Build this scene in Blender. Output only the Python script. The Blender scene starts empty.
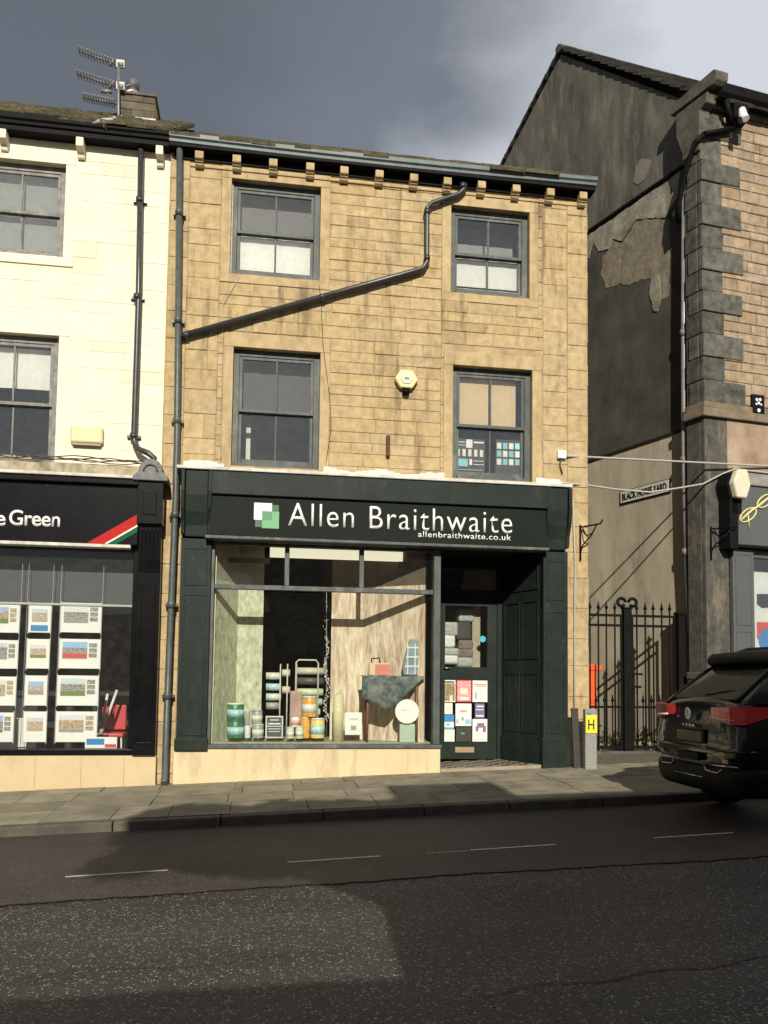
import bpy, bmesh, math, random
from mathutils import Vector, Matrix
R = random.Random(7)
C = bpy.context.scene.collection
rad = math.radians
# ------------------------------------------------------------------ camera numbers (solved from the photograph)
F, PIT, ROL, YAW, CY, D, EYE = 830.0, .0641229, .0123634, .1530779, 625.8113, 12.8, 1.488
def ray(x, y):
    u = (x-384)/F; w = (CY-y)/F
    cr, sr = math.cos(ROL), math.sin(ROL); u, w = cr*u-sr*w, sr*u+cr*w
    cp, sp = math.cos(PIT), math.sin(PIT); fy = cp-sp*w; fz = sp+cp*w
    cy, sy = math.cos(YAW), math.sin(YAW)
    return cy*u+sy*fy, -sy*u+cy*fy, fz
def W(x, y, Y=0.0):
    r = ray(x, y); t = (Y+D)/r[1]; return r[0]*t, EYE+r[2]*t
def rect(x0, y0, x1, y1, Y=0.0):
    a = W(x0, y0, Y); b = W(x1, y0, Y); c = W(x0, y1, Y); d = W(x1, y1, Y)
    return (a[0]+c[0])/2, (b[0]+d[0])/2, (c[1]+d[1])/2, (a[1]+b[1])/2      # X0 X1 Z0 Z1
def gz(x, y=0): return -.045+.037*x+.021*min(max(y, -2.9), 6)
def rz(x): return -.215+.037*x
# ------------------------------------------------------------------ materials
def nn(nt, t, **k):
    n = nt.nodes.new(t)
    for a, b in k.items(): setattr(n, a, b)
    return n
MC = {}
def mat(name, col, rough=.6, var=.25, scale=6, bump=.0, bscale=60, metal=0, spec=.5, stretch=(1, 1, 1), col2=None, tint=False, coat=0, dirt=0, dcol=(.03, .025, .02), detail=6, fleck=0, fcol=(.4, .38, .33), fscale=22, streak=0, scol=(.10, .07, .04), smap=(5, 5, .5), sth=.55):
    m = bpy.data.materials.new(name); m.use_nodes = True; nt = m.node_tree; L = nt.links
    b = nt.nodes['Principled BSDF']
    tc = nn(nt, 'ShaderNodeTexCoord'); mp = nn(nt, 'ShaderNodeMapping'); mp.inputs['Scale'].default_value = stretch
    L.new(tc.outputs['Object'], mp.inputs['Vector'])
    no = nn(nt, 'ShaderNodeTexNoise'); no.inputs['Scale'].default_value = scale; no.inputs['Detail'].default_value = detail; no.inputs['Roughness'].default_value = .62
    L.new(mp.outputs[0], no.inputs['Vector'])
    rp = nn(nt, 'ShaderNodeValToRGB'); rp.color_ramp.elements[0].position = .3; rp.color_ramp.elements[1].position = .7
    c2 = col2 or tuple(min(1, c*(1+var)) for c in col); c1 = tuple(c*(1-var) for c in col) if col2 is None else col
    rp.color_ramp.elements[0].color = (*c1, 1); rp.color_ramp.elements[1].color = (*c2, 1)
    L.new(no.outputs['Fac'], rp.inputs[0]); out = rp.outputs[0]
    if tint:
        at = nn(nt, 'ShaderNodeVertexColor', layer_name='tint'); mx = nn(nt, 'ShaderNodeMix', data_type='RGBA', blend_type='MULTIPLY'); mx.inputs[0].default_value = 1
        L.new(out, mx.inputs[6]); L.new(at.outputs[0], mx.inputs[7]); out = mx.outputs[2]
    if dirt:
        n2 = nn(nt, 'ShaderNodeTexNoise'); n2.inputs['Scale'].default_value = 1.7; n2.inputs['Detail'].default_value = 9; n2.inputs['Roughness'].default_value = .7
        m2 = nn(nt, 'ShaderNodeMapping'); m2.inputs['Scale'].default_value = (1.6, 1.6, .5); L.new(tc.outputs['Object'], m2.inputs[0]); L.new(m2.outputs[0], n2.inputs[0])
        r2 = nn(nt, 'ShaderNodeValToRGB'); r2.color_ramp.elements[0].position = .52; r2.color_ramp.elements[1].position = .72
        r2.color_ramp.elements[0].color = (0, 0, 0, 1); r2.color_ramp.elements[1].color = (dirt, dirt, dirt, 1)
        L.new(n2.outputs['Fac'], r2.inputs[0]); mx = nn(nt, 'ShaderNodeMix', data_type='RGBA'); L.new(r2.outputs[0], mx.inputs[0])
        L.new(out, mx.inputs[6]); mx.inputs[7].default_value = (*dcol, 1); out = mx.outputs[2]
    for amt, sc_, mp_, th, colr in ((streak, 1.0, smap, sth, scol), (fleck, fscale, (1, 1, 1), .66, fcol)):
        if not amt: continue
        n2 = nn(nt, 'ShaderNodeTexNoise'); n2.inputs['Scale'].default_value = sc_; n2.inputs['Detail'].default_value = 8; n2.inputs['Roughness'].default_value = .65
        m2 = nn(nt, 'ShaderNodeMapping'); m2.inputs['Scale'].default_value = mp_; m2.inputs['Location'].default_value = (3.3, 1.7, 5.1); L.new(tc.outputs['Object'], m2.inputs[0]); L.new(m2.outputs[0], n2.inputs[0])
        r2 = nn(nt, 'ShaderNodeMapRange'); r2.inputs[1].default_value = th; r2.inputs[2].default_value = th+(.16 if colr is scol else .05); r2.inputs[4].default_value = amt
        L.new(n2.outputs['Fac'], r2.inputs[0]); mx = nn(nt, 'ShaderNodeMix', data_type='RGBA'); L.new(r2.outputs[0], mx.inputs[0])
        L.new(out, mx.inputs[6]); mx.inputs[7].default_value = (*colr, 1); out = mx.outputs[2]
    L.new(out, b.inputs['Base Color'])
    b.inputs['Roughness'].default_value = rough; b.inputs['Metallic'].default_value = metal; b.inputs['Specular IOR Level'].default_value = spec
    if coat: b.inputs['Coat Weight'].default_value = coat; b.inputs['Coat Roughness'].default_value = .04
    if bump:
        nb = nn(nt, 'ShaderNodeTexNoise'); nb.inputs['Scale'].default_value = bscale; nb.inputs['Detail'].default_value = 5
        L.new(tc.outputs['Object'], nb.inputs['Vector']); bp = nn(nt, 'ShaderNodeBump'); bp.inputs['Strength'].default_value = bump; bp.inputs['Distance'].default_value = .01
        L.new(nb.outputs['Fac'], bp.inputs['Height']); L.new(bp.outputs[0], b.inputs['Normal'])
    MC[name] = m; return m
def flat(name, col, rough=.5, **k):
    return MC.get(name) or mat(name, col, rough, var=k.pop('var', .08), scale=k.pop('scale', 14), **k)
def glass(name, base=.06, tintc=(.8, .85, .83), rough=.01, dust=0.0):
    m = bpy.data.materials.new(name); m.use_nodes = True; nt = m.node_tree; L = nt.links; nt.nodes.clear()
    o = nn(nt, 'ShaderNodeOutputMaterial'); t = nn(nt, 'ShaderNodeBsdfTransparent'); t.inputs[0].default_value = (*tintc, 1)
    g = nn(nt, 'ShaderNodeBsdfGlossy'); g.inputs['Roughness'].default_value = rough; g.inputs[0].default_value = (.9, .93, .95, 1)
    fr = nn(nt, 'ShaderNodeFresnel'); fr.inputs[0].default_value = 1.5
    ad = nn(nt, 'ShaderNodeMath', operation='ADD'); ad.inputs[1].default_value = base; L.new(fr.outputs[0], ad.inputs[0])
    tc = nn(nt, 'ShaderNodeTexCoord'); no = nn(nt, 'ShaderNodeTexNoise'); no.inputs['Scale'].default_value = 1.3; no.inputs['Detail'].default_value = 1
    L.new(tc.outputs['Object'], no.inputs[0]); bp = nn(nt, 'ShaderNodeBump'); bp.inputs['Strength'].default_value = .35; bp.inputs['Distance'].default_value = .02
    L.new(no.outputs['Fac'], bp.inputs['Height']); L.new(bp.outputs[0], g.inputs['Normal'])
    mx = nn(nt, 'ShaderNodeMixShader'); L.new(ad.outputs[0], mx.inputs[0]); L.new(t.outputs[0], mx.inputs[1]); L.new(g.outputs[0], mx.inputs[2])
    last = mx.outputs[0]
    if dust:
        df = nn(nt, 'ShaderNodeBsdfDiffuse'); df.inputs[0].default_value = (.6, .6, .56, 1)
        n2 = nn(nt, 'ShaderNodeTexNoise'); n2.inputs['Scale'].default_value = 9; n2.inputs['Detail'].default_value = 8; L.new(tc.outputs['Object'], n2.inputs[0])
        mu = nn(nt, 'ShaderNodeMath', operation='MULTIPLY'); mu.inputs[1].default_value = dust; L.new(n2.outputs['Fac'], mu.inputs[0])
        m3 = nn(nt, 'ShaderNodeMixShader'); L.new(mu.outputs[0], m3.inputs[0]); L.new(last, m3.inputs[1]); L.new(df.outputs[0], m3.inputs[2]); last = m3.outputs[0]
    L.new(last, o.inputs[0]); MC[name] = m; return m
STONE = mat('sandstone', (.35, .258, .138), .92, col2=(.54, .42, .24), scale=7, bump=.8, bscale=38, tint=True, dirt=.62, dcol=(.15, .105, .055), spec=.15, detail=12, streak=.75, scol=(.10, .07, .042), fleck=.35, fcol=(.16, .11, .06), fscale=30)
DRESS = mat('dressed_sandstone', (.38, .283, .152), .9, col2=(.54, .42, .24), scale=6, bump=.5, bscale=45, dirt=.5, dcol=(.15, .105, .055), spec=.15, detail=12, streak=.45, scol=(.14, .10, .06))
MORT = mat('mortar', (.22, .155, .085), .95, col2=(.52, .39, .22), scale=3, bump=.4, detail=9)
CREAM = mat('cream_masonry_paint', (.77, .70, .52), .75, col2=(.82, .765, .61), scale=3, bump=.6, bscale=18, tint=True, spec=.25, dirt=.16, dcol=(.5, .44, .3), streak=.16, scol=(.42, .36, .24), sth=.56)
CREAMP = mat('cream_joint_paint', (.74, .67, .48), .85, var=.10, scale=8)
PLINTH = mat('cream_plinth_paint', (.56, .45, .27), .75, col2=(.64, .53, .33), scale=2.2, bump=.3, bscale=25, dirt=.6, dcol=(.30, .235, .13), streak=.55, scol=(.26, .20, .12), smap=(4, 4, .6), sth=.56)
RED = mat('warm_gritstone', (.23, .17, .115), .9, col2=(.43, .335, .235), scale=6, bump=1, bscale=30, tint=True, dirt=.6, dcol=(.13, .10, .075), spec=.2, detail=11, streak=.4, scol=(.10, .08, .06))
SOOT = mat('sooty_quoin_stone', (.04, .042, .036), .9, col2=(.14, .135, .115), scale=6, bump=.9, bscale=25, tint=True, spec=.2, detail=11, streak=.5, scol=(.20, .18, .14))
GREEN = mat('dark_green_paint', (.011, .018, .0145), .5, col2=(.018, .027, .0225), scale=5, bump=.12, bscale=30, dirt=.3, dcol=(.055, .065, .058), spec=.15, fleck=.35, fcol=(.22, .22, .19), fscale=16)
SIGNG = mat('sign_green_paint', (.0075, .0125, .0095), .6, var=.12, scale=2, spec=.12)
FRAME = mat('weathered_grey_green_paint', (.036, .046, .043), .6, col2=(.085, .10, .092), scale=9, bump=.3, bscale=60, dirt=.55, dcol=(.28, .26, .24), stretch=(1, 1, .5))
FRAMEL = mat('pale_peeling_paint', (.30, .26, .22), .8, col2=(.62, .55, .48), scale=14, bump=.3, bscale=60)
PIPEG = mat('grey_green_pipe_paint', (.045, .058, .055), .45, col2=(.085, .10, .095), scale=7, bump=.08)
PIPED = mat('dark_pipe_paint', (.028, .030, .032), .35, col2=(.05, .052, .055), scale=7, bump=.06)
PIPEL = mat('light_grey_pipe', (.16, .155, .15), .35, col2=(.24, .235, .23), scale=5)
GUT = mat('blue_grey_gutter_paint', (.065, .09, .098), .5, col2=(.12, .15, .155), scale=6, bump=.1)
BLK = mat('black_gloss_paint', (.003, .003, .0035), .22, spec=.25, col2=(.0075, .0075, .008), scale=5, bump=.06, bscale=40, fleck=.3, fcol=(.16, .15, .14), fscale=14)
BLKM = mat('black_iron_paint', (.005, .005, .005), .6, col2=(.010, .010, .010), scale=9, bump=.1, spec=.08)
LEAD = mat('whitened_lead', (.44, .42, .38), .8, col2=(.70, .68, .62), scale=8, bump=.4, bscale=25, dirt=.5, dcol=(.2, .17, .13))
SLATE = mat('mossy_stone_slate', (.07, .062, .042), .92, col2=(.21, .19, .12), scale=9, bump=1, bscale=22, tint=True, dirt=.8, dcol=(.12, .13, .045))
SLATED = mat('dark_stone_slate', (.030, .029, .026), .92, col2=(.075, .07, .06), scale=4, bump=.7, bscale=25, tint=True)
RENDD = mat('dark_sooty_render', (.052, .050, .040), .93, col2=(.15, .142, .115), scale=1.1, bump=.6, bscale=30, stretch=(2.2, 2.2, .7), dirt=.9, dcol=(.24, .22, .175), detail=12, streak=.6, scol=(.27, .25, .20), smap=(3, 3, .35), sth=.58)
RENDL = mat('pale_grey_render', (.32, .285, .205), .9, col2=(.50, .455, .345), scale=.8, bump=.25, bscale=25, stretch=(2, 2, .8), dirt=.6, dcol=(.15, .14, .10), detail=10, streak=.4, scol=(.14, .13, .095), smap=(3, 3, .4))
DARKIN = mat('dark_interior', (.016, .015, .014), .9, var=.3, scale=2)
FLOORW = mat('display_floor', (.34, .33, .25), .7, var=.15, scale=8)
WHITE = flat('white_plastic', (.75, .74, .70), .45)
GLASS = glass('window_glass', .05, dust=.05)
GLASSU = glass('old_sash_glass', .20, tintc=(.95, .96, .95), dust=.05)
GLASSS = glass('shop_glass', .012, tintc=(.94, .97, .95), dust=.015)
# ------------------------------------------------------------------ mesh helpers
def prop(o, label=None, cat=None, group=None, kind=None):
    for k, v in (('label', label), ('category', cat), ('group', group), ('kind', kind)):
        if v: o[k] = v
    return o
def thing(name, label, cat, loc=(0, 0, 0), rz_=0, group=None):
    o = bpy.data.objects.new(name, None); C.objects.link(o); o.location = loc; o.rotation_euler = (0, 0, rz_); o.empty_display_size = .2
    return prop(o, label, cat, group)
class MB:
    def __init__(s): s.bm = bmesh.new(); s.t = s.bm.loops.layers.float_color.new('tint')
    def quad(s, pts, mi=0, tint=(1, 1, 1)):
        vs = [s.bm.verts.new(p) for p in pts]; f = s.bm.faces.new(vs); f.material_index = mi
        for l in f.loops: l[s.t] = (*tint, 1)
        return f
    def box(s, x0, x1, y0, y1, z0, z1, mi=0, tint=(1, 1, 1), M=None):
        P = [(x0, y0, z0), (x1, y0, z0), (x1, y1, z0), (x0, y1, z0), (x0, y0, z1), (x1, y0, z1), (x1, y1, z1), (x0, y1, z1)]
        if M is not None: P = [M @ Vector(p) for p in P]
        vs = [s.bm.verts.new(p) for p in P]
        for q in ((0, 3, 2, 1), (4, 5, 6, 7), (0, 1, 5, 4), (1, 2, 6, 5), (2, 3, 7, 6), (3, 0, 4, 7)):
            f = s.bm.faces.new([vs[i] for i in q]); f.material_index = mi
            for l in f.loops: l[s.t] = (*tint, 1)
        return s
    def block(s, x0, x1, z0, z1, yb, yf, ch=.008, mi=0, tint=(1, 1, 1), jit=.0):   # stone with chamfered face
        c = ch; j = lambda: R.uniform(-jit, jit)
        B = [(x0, yb, z0), (x1, yb, z0), (x1, yb, z1), (x0, yb, z1)]
        A = [(x0, yf+c, z0), (x1, yf+c, z0), (x1, yf+c, z1), (x0, yf+c, z1)]
        T = [(x0+c+j(), yf, z0+c+j()), (x1-c+j(), yf+j()*.4, z0+c+j()), (x1-c+j(), yf+j()*.4, z1-c+j()), (x0+c+j(), yf, z1-c+j())]
        V = [[s.bm.verts.new(p) for p in r] for r in (B, A, T)]
        fs = [V[2]]
        for a in (0, 1):
            for i in range(4): k = (i+1) % 4; fs.append([V[a][i], V[a][k], V[a+1][k], V[a+1][i]])
        for q in fs:
            f = s.bm.faces.new(q); f.material_index = mi
            for l in f.loops: l[s.t] = (*tint, 1)
        return s
    def tube(s, pts, r, n=10, mi=0, cap=True, tint=(1, 1, 1)):
        pts = [Vector(p) for p in pts]; rs = r if isinstance(r, (list, tuple)) else [r]*len(pts); rings = []
        up = None
        for i, p in enumerate(pts):
            d = (pts[min(i+1, len(pts)-1)]-pts[max(i-1, 0)]).normalized()
            if up is None: up = Vector((0, 0, 1)) if abs(d.z) < .9 else Vector((1, 0, 0))
            a = d.cross(up).normalized(); b = a.cross(d).normalized(); up = b
            k = 1.0
            if 0 < i < len(pts)-1:
                d1 = (pts[i]-pts[i-1]).normalized(); d2 = (pts[i+1]-pts[i]).normalized(); k = 1
            rings.append([s.bm.verts.new(p+(a*math.cos(t*2*math.pi/n)+b*math.sin(t*2*math.pi/n))*rs[i]*k) for t in range(n)])
        for i in range(len(rings)-1):
            for t in range(n):
                f = s.bm.faces.new([rings[i][t], rings[i][(t+1) % n], rings[i+1][(t+1) % n], rings[i+1][t]]); f.smooth = True; f.material_index = mi
                for l in f.loops: l[s.t] = (*tint, 1)
        if cap:
            for q in (rings[0][::-1], rings[-1]):
                f = s.bm.faces.new(q); f.material_index = mi
                for l in f.loops: l[s.t] = (*tint, 1)
        return s
    def lathe(s, prof, c=(0, 0, 0), n=20, mi=0, axis='z'):
        rings = []
        for r, h in prof:
            rr = []
            for t in range(n):
                a = t*2*math.pi/n; x, y = r*math.cos(a), r*math.sin(a)
                p = (x, y, h) if axis == 'z' else ((x, h, y) if axis == 'y' else (h, x, y))
                rr.append(s.bm.verts.new((c[0]+p[0], c[1]+p[1], c[2]+p[2])))
            rings.append(rr)
        for i in range(len(rings)-1):
            for t in range(n):
                f = s.bm.faces.new([rings[i][t], rings[i][(t+1) % n], rings[i+1][(t+1) % n], rings[i+1][t]]); f.smooth = True; f.material_index = mi
        for q in (rings[0][::-1], rings[-1]):
            f = s.bm.faces.new(q); f.material_index = mi
        return s
    def prism(s, pts, y0, y1, mi=0, tint=(1, 1, 1)):      # polygon in xz extruded along y
        a = [s.bm.verts.new((x, y0, z)) for x, z in pts]; b = [s.bm.verts.new((x, y1, z)) for x, z in pts]; n = len(pts)
        fs = [a[::-1], b]+[[a[i], a[(i+1) % n], b[(i+1) % n], b[i]] for i in range(n)]
        for q in fs:
            f = s.bm.faces.new(q); f.material_index = mi
            for l in f.loops: l[s.t] = (*tint, 1)
        return s
    def prismx(s, pts, x0, x1, mi=0, tint=(1, 1, 1)):     # polygon in yz extruded along x
        a = [s.bm.verts.new((x0, y, z)) for y, z in pts]; b = [s.bm.verts.new((x1, y, z)) for y, z in pts]; n = len(pts)
        for q in [a[::-1], b]+[[a[i], a[(i+1) % n], b[(i+1) % n], b[i]] for i in range(n)]:
            f = s.bm.faces.new(q); f.material_index = mi
            for l in f.loops: l[s.t] = (*tint, 1)
        return s
    def build(s, name, mats, parent=None, bevel=0, sub=0):
        bmesh.ops.recalc_face_normals(s.bm, faces=s.bm.faces)
        me = bpy.data.meshes.new(name); s.bm.to_mesh(me); s.bm.free()
        for m in (mats if isinstance(mats, (list, tuple)) else [mats]): me.materials.append(m)
        o = bpy.data.objects.new(name, me); C.objects.link(o); o.parent = parent
        if bevel: b = o.modifiers.new('b', 'BEVEL'); b.width = bevel; b.segments = 2; b.limit_method = 'ANGLE'
        if sub: b = o.modifiers.new('s', 'SUBSURF'); b.levels = sub; b.render_levels = sub
        return o
def box(name, x0, x1, y0, y1, z0, z1, m, parent=None, bevel=.006): return MB().box(x0, x1, y0, y1, z0, z1).build(name, m, parent, bevel)
def wall_holes(mb, x0, x1, z0, z1, y0, y1, holes, mi=0):
    xs = sorted({x0, x1, *[min(max(h[i], x0), x1) for h in holes for i in (0, 1)]}); zs = sorted({z0, z1, *[min(max(h[i], z0), z1) for h in holes for i in (2, 3)]})
    sol = lambda i, j: 0 <= i < len(xs)-1 and 0 <= j < len(zs)-1 and not any(h[0] < (xs[i]+xs[i+1])/2 < h[1] and h[2] < (zs[j]+zs[j+1])/2 < h[3] for h in holes)
    for i in range(len(xs)-1):
        for j in range(len(zs)-1):
            if not sol(i, j): continue
            a, b, c, d = xs[i], xs[i+1], zs[j], zs[j+1]
            mb.quad([(a, y0, c), (b, y0, c), (b, y0, d), (a, y0, d)], mi); mb.quad([(a, y1, c), (a, y1, d), (b, y1, d), (b, y1, c)], mi)
            if not sol(i-1, j): mb.quad([(a, y0, c), (a, y0, d), (a, y1, d), (a, y1, c)], mi)
            if not sol(i+1, j): mb.quad([(b, y0, c), (b, y1, c), (b, y1, d), (b, y0, d)], mi)
            if not sol(i, j-1): mb.quad([(a, y0, c), (a, y1, c), (b, y1, c), (b, y0, c)], mi)
            if not sol(i, j+1): mb.quad([(a, y0, d), (b, y0, d), (b, y1, d), (a, y1, d)], mi)
def masonry(mb, x0, x1, z0, z1, hs, ls, holes=(), yf=-.014, gap=.003, mi=0, tv=.055, ch=.009, rough=.006, hue=.05):
    z = z0
    while z < z1-.03:
        h = R.uniform(*hs)
        if z1-z-h < hs[0]*.6: h = z1-z
        h = min(h, z1-z)
        segs = [(x0, x1)]
        for a, b, c, d in holes:
            if c < z+h*.5 < d:
                segs = [t for s_ in segs for t in ((s_[0], min(s_[1], a)), (max(s_[0], b), s_[1])) if t[1]-t[0] > .03]
        for sa, sb in segs:
            x = sa
            while x < sb-.01:
                l = R.uniform(*ls)
                if sb-x-l < ls[0]*.5: l = sb-x
                v = 1+R.uniform(-tv, tv)+(-.14 if R.random() < .04 else 0); w = R.uniform(-hue, hue)
                mb.block(x+gap/2, x+l-gap/2, z+gap/2, z+h-gap/2, .004, yf+R.uniform(-rough, rough), ch=ch, mi=mi, tint=(v*(1+w*.4), v, v*(1-w)), jit=rough*.6)
                x += l
        z += h
def text(name, s_, m, x0, x1, zbase, cap, Y, parent=None, slope=0, sx=None, ext=.004, spacing=1.0, M=None, bold=0):
    cu = bpy.data.curves.new(name, 'FONT'); cu.body = s_; cu.extrude = 0; cu.space_character = spacing; cu.offset = bold
    tmp = bpy.data.objects.new('tmp', cu); C.objects.link(tmp); dg = bpy.context.evaluated_depsgraph_get(); dg.update()
    me = bpy.data.meshes.new_from_object(tmp.evaluated_get(dg)); bpy.data.objects.remove(tmp); bpy.data.curves.remove(cu)
    xs = [v.co.x for v in me.vertices]; a, b = min(xs), max(xs); k = (x1-x0)/(b-a); kz = cap/.70
    for v in me.vertices:
        X = x0+(v.co.x-a)*k; Z = zbase+v.co.y*kz+slope*(X-x0); v.co = Vector((X, Y, Z))
        if M is not None: v.co = M @ v.co
    bm = bmesh.new(); bm.from_mesh(me)
    r = bmesh.ops.extrude_face_region(bm, geom=bm.faces[:]); dv = Vector((0, ext, 0))
    if M is not None: dv = M.to_3x3() @ dv
    bmesh.ops.translate(bm, vec=dv, verts=[e for e in r['geom'] if isinstance(e, bmesh.types.BMVert)])
    bmesh.ops.recalc_face_normals(bm, faces=bm.faces); bm.to_mesh(me); bm.free(); me.materials.clear(); me.materials.append(m)
    o = bpy.data.objects.new(name, me); C.objects.link(o); o.parent = parent; return o
# ------------------------------------------------------------------ ground
def sheet(name, pts, m, nx=1, kind='structure'):
    b = MB(); b.quad(pts); return prop(b.build(name, m), kind=kind)
def asphalt(name, c1, c2, chip, chipc, seed, crough=.8, cscale=38):
    m = bpy.data.materials.new(name); m.use_nodes = True; nt = m.node_tree; L = nt.links; b = nt.nodes['Principled BSDF']
    tc = nn(nt, 'ShaderNodeTexCoord'); no = nn(nt, 'ShaderNodeTexNoise'); no.inputs['Scale'].default_value = 1.1; no.inputs['Detail'].default_value = 10; no.inputs['Roughness'].default_value = .68
    mp = nn(nt, 'ShaderNodeMapping'); mp.inputs['Scale'].default_value = (.55, 1.3, 1); mp.inputs['Location'].default_value = (seed, seed, 0); L.new(tc.outputs['Object'], mp.inputs[0]); L.new(mp.outputs[0], no.inputs[0])
    rp = nn(nt, 'ShaderNodeValToRGB'); rp.color_ramp.elements[0].position = .33; rp.color_ramp.elements[1].position = .68; rp.color_ramp.elements[0].color = (*c1, 1); rp.color_ramp.elements[1].color = (*c2, 1); L.new(no.outputs['Fac'], rp.inputs[0])
    vo = nn(nt, 'ShaderNodeTexVoronoi'); vo.inputs['Scale'].default_value = cscale; L.new(tc.outputs['Object'], vo.inputs[0])
    # aggregate grain
    n3 = nn(nt, 'ShaderNodeTexNoise'); n3.inputs['Scale'].default_value = 48; n3.inputs['Detail'].default_value = 6; n3.inputs['Roughness'].default_value = .75; L.new(tc.outputs['Object'], n3.inputs[0])
    r3 = nn(nt, 'ShaderNodeMapRange'); r3.inputs[1].default_value = .3; r3.inputs[2].default_value = .7; r3.inputs[3].default_value = .0; r3.inputs[4].default_value = 2.6; L.new(n3.outputs['Fac'], r3.inputs[0])
    mu = nn(nt, 'ShaderNodeMix', data_type='RGBA', blend_type='MULTIPLY'); mu.inputs[0].default_value = 1; L.new(rp.outputs[0], mu.inputs[6]); L.new(r3.outputs[0], mu.inputs[7])
    sp = nn(nt, 'ShaderNodeSeparateColor'); L.new(vo.outputs['Color'], sp.inputs[0])
    # patchy density of pale chips, which also paint the road's glints
    n4 = nn(nt, 'ShaderNodeTexNoise'); n4.inputs['Scale'].default_value = .9; n4.inputs['Detail'].default_value = 4; m4 = nn(nt, 'ShaderNodeMapping'); m4.inputs['Scale'].default_value = (.35, 1.4, 1); L.new(tc.outputs['Object'], m4.inputs[0]); L.new(m4.outputs[0], n4.inputs[0])
    a4 = nn(nt, 'ShaderNodeMath', operation='MULTIPLY_ADD'); a4.inputs[1].default_value = -1.1; a4.inputs[2].default_value = 1-chip+.55; L.new(n4.outputs['Fac'], a4.inputs[0])
    gt = nn(nt, 'ShaderNodeMath', operation='GREATER_THAN'); L.new(sp.outputs[0], gt.inputs[0]); L.new(a4.outputs[0], gt.inputs[1])
    lt = nn(nt, 'ShaderNodeMath', operation='LESS_THAN'); L.new(vo.outputs['Distance'], lt.inputs[0]); sz = nn(nt, 'ShaderNodeMath', operation='MULTIPLY'); sz.inputs[1].default_value = .50; L.new(sp.outputs[1], sz.inputs[0]); L.new(sz.outputs[0], lt.inputs[1])
    ml = nn(nt, 'ShaderNodeMath', operation='MULTIPLY'); L.new(gt.outputs[0], ml.inputs[0]); L.new(lt.outputs[0], ml.inputs[1])
    mx = nn(nt, 'ShaderNodeMix', data_type='RGBA'); L.new(ml.outputs[0], mx.inputs[0]); L.new(mu.outputs[2], mx.inputs[6]); mx.inputs[7].default_value = (*chipc, 1)
    L.new(mx.outputs[2], b.inputs['Base Color']); b.inputs['Roughness'].default_value = crough; b.inputs['Specular IOR Level'].default_value = .45
    v2 = nn(nt, 'ShaderNodeTexVoronoi'); v2.inputs['Scale'].default_value = 70; L.new(tc.outputs['Object'], v2.inputs[0])
    bp = nn(nt, 'ShaderNodeBump'); bp.inputs['Strength'].default_value = 1; bp.inputs['Distance'].default_value = .014; L.new(v2.outputs['Distance'], bp.inputs['Height']); bp.invert = True
    L.new(bp.outputs[0], b.inputs['Normal']); return m
ASPH = asphalt('worn_asphalt', (.014, .0125, .0112), (.040, .035, .031), .46, (.25, .235, .21), 3, .6, 52)
ASPR = asphalt('reddish_asphalt', (.022, .0155, .013), (.044, .032, .027), .22, (.15, .125, .105), 9, .62, 60)
prop(sheet('ground', [(-160, -160, -6.3), (160, -160, 5.5), (160, 160, 5.5), (-160, 160, -6.3)], mat('far_ground', (.06, .06, .045), .95)), kind='structure')
KY = -2.9; SY = -5.88; OY = -11.2
def grid_sheet(name, x0, x1, ys, zf, m):
    b = MB(); n = 40; V = [[b.bm.verts.new((x0+(x1-x0)*i/n, y, zf(x0+(x1-x0)*i/n, y))) for i in range(n+1)] for y in ys]
    for j in range(len(ys)-1):
        for i in range(n): b.bm.faces.new([V[j][i], V[j][i+1], V[j+1][i+1], V[j+1][i]])
    return prop(b.build(name, m), kind='structure')
grid_sheet('road', -30, 36, [OY, -8.5, SY, KY], lambda x, y: rz(x)-.006, ASPH)
# older reddish strip beside the kerb with a ragged far edge
b = MB(); xs = [-30+66*i/700 for i in range(701)]
seam = lambda x: SY+.03*math.sin(x*.9)+.012*math.sin(x*4.1+1)+.012*math.sin(x*17)+.010*math.sin(x*41)
V0 = [b.bm.verts.new((x, KY, rz(x))) for x in xs]; V1 = [b.bm.verts.new((x, seam(x)+R.uniform(-.012, .012), rz(x))) for x in xs]
for i in range(700): b.bm.faces.new([V0[i], V0[i+1], V1[i+1], V1[i]])
prop(b.build('parking_lane', ASPR), kind='structure')
b = MB()
for i in range(700):
    w0, w1 = .004+.012*math.sin(xs[i]*2.3)+R.uniform(0, .012), .004+.012*math.sin(xs[i+1]*2.3)
    b.quad([(xs[i], V1 and seam(xs[i])-.012-w0, rz(xs[i])+.003), (xs[i+1], seam(xs[i+1])-.012-w1, rz(xs[i+1])+.003), (xs[i+1], seam(xs[i+1])+.012, rz(xs[i+1])+.003), (xs[i], seam(xs[i])+.012, rz(xs[i])+.003)])
prop(b.build('tar_seam', mat('black_tar', (.012, .011, .010), .6, bump=.5)), kind='structure')
def crack(xa, xb, yf, wmax, n=160):
    b = MB(); px_ = None
    for i in range(n+1):
        x = xa+(xb-xa)*i/n; y = yf(x)+R.uniform(-.012, .012); w = wmax*max(0, math.sin(math.pi*i/n))**.4*R.uniform(.25, 1)
        if px_: b.quad([(px_[0], px_[1]-px_[2], rz(px_[0])+.003), (x, y-w, rz(x)+.003), (x, y+w, rz(x)+.003), (px_[0], px_[1]+px_[2], rz(px_[0])+.003)])
        px_ = (x, y, w)
    return prop(b.build('road_crack', MC['black_tar']), kind='structure')
crack(1.1, 3.4, lambda x: -8.45+.10*(x-1)+.03*math.sin(x*9), .014); crack(-1.6, .4, lambda x: -7.6+.05*math.sin(x*5), .008)
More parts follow.
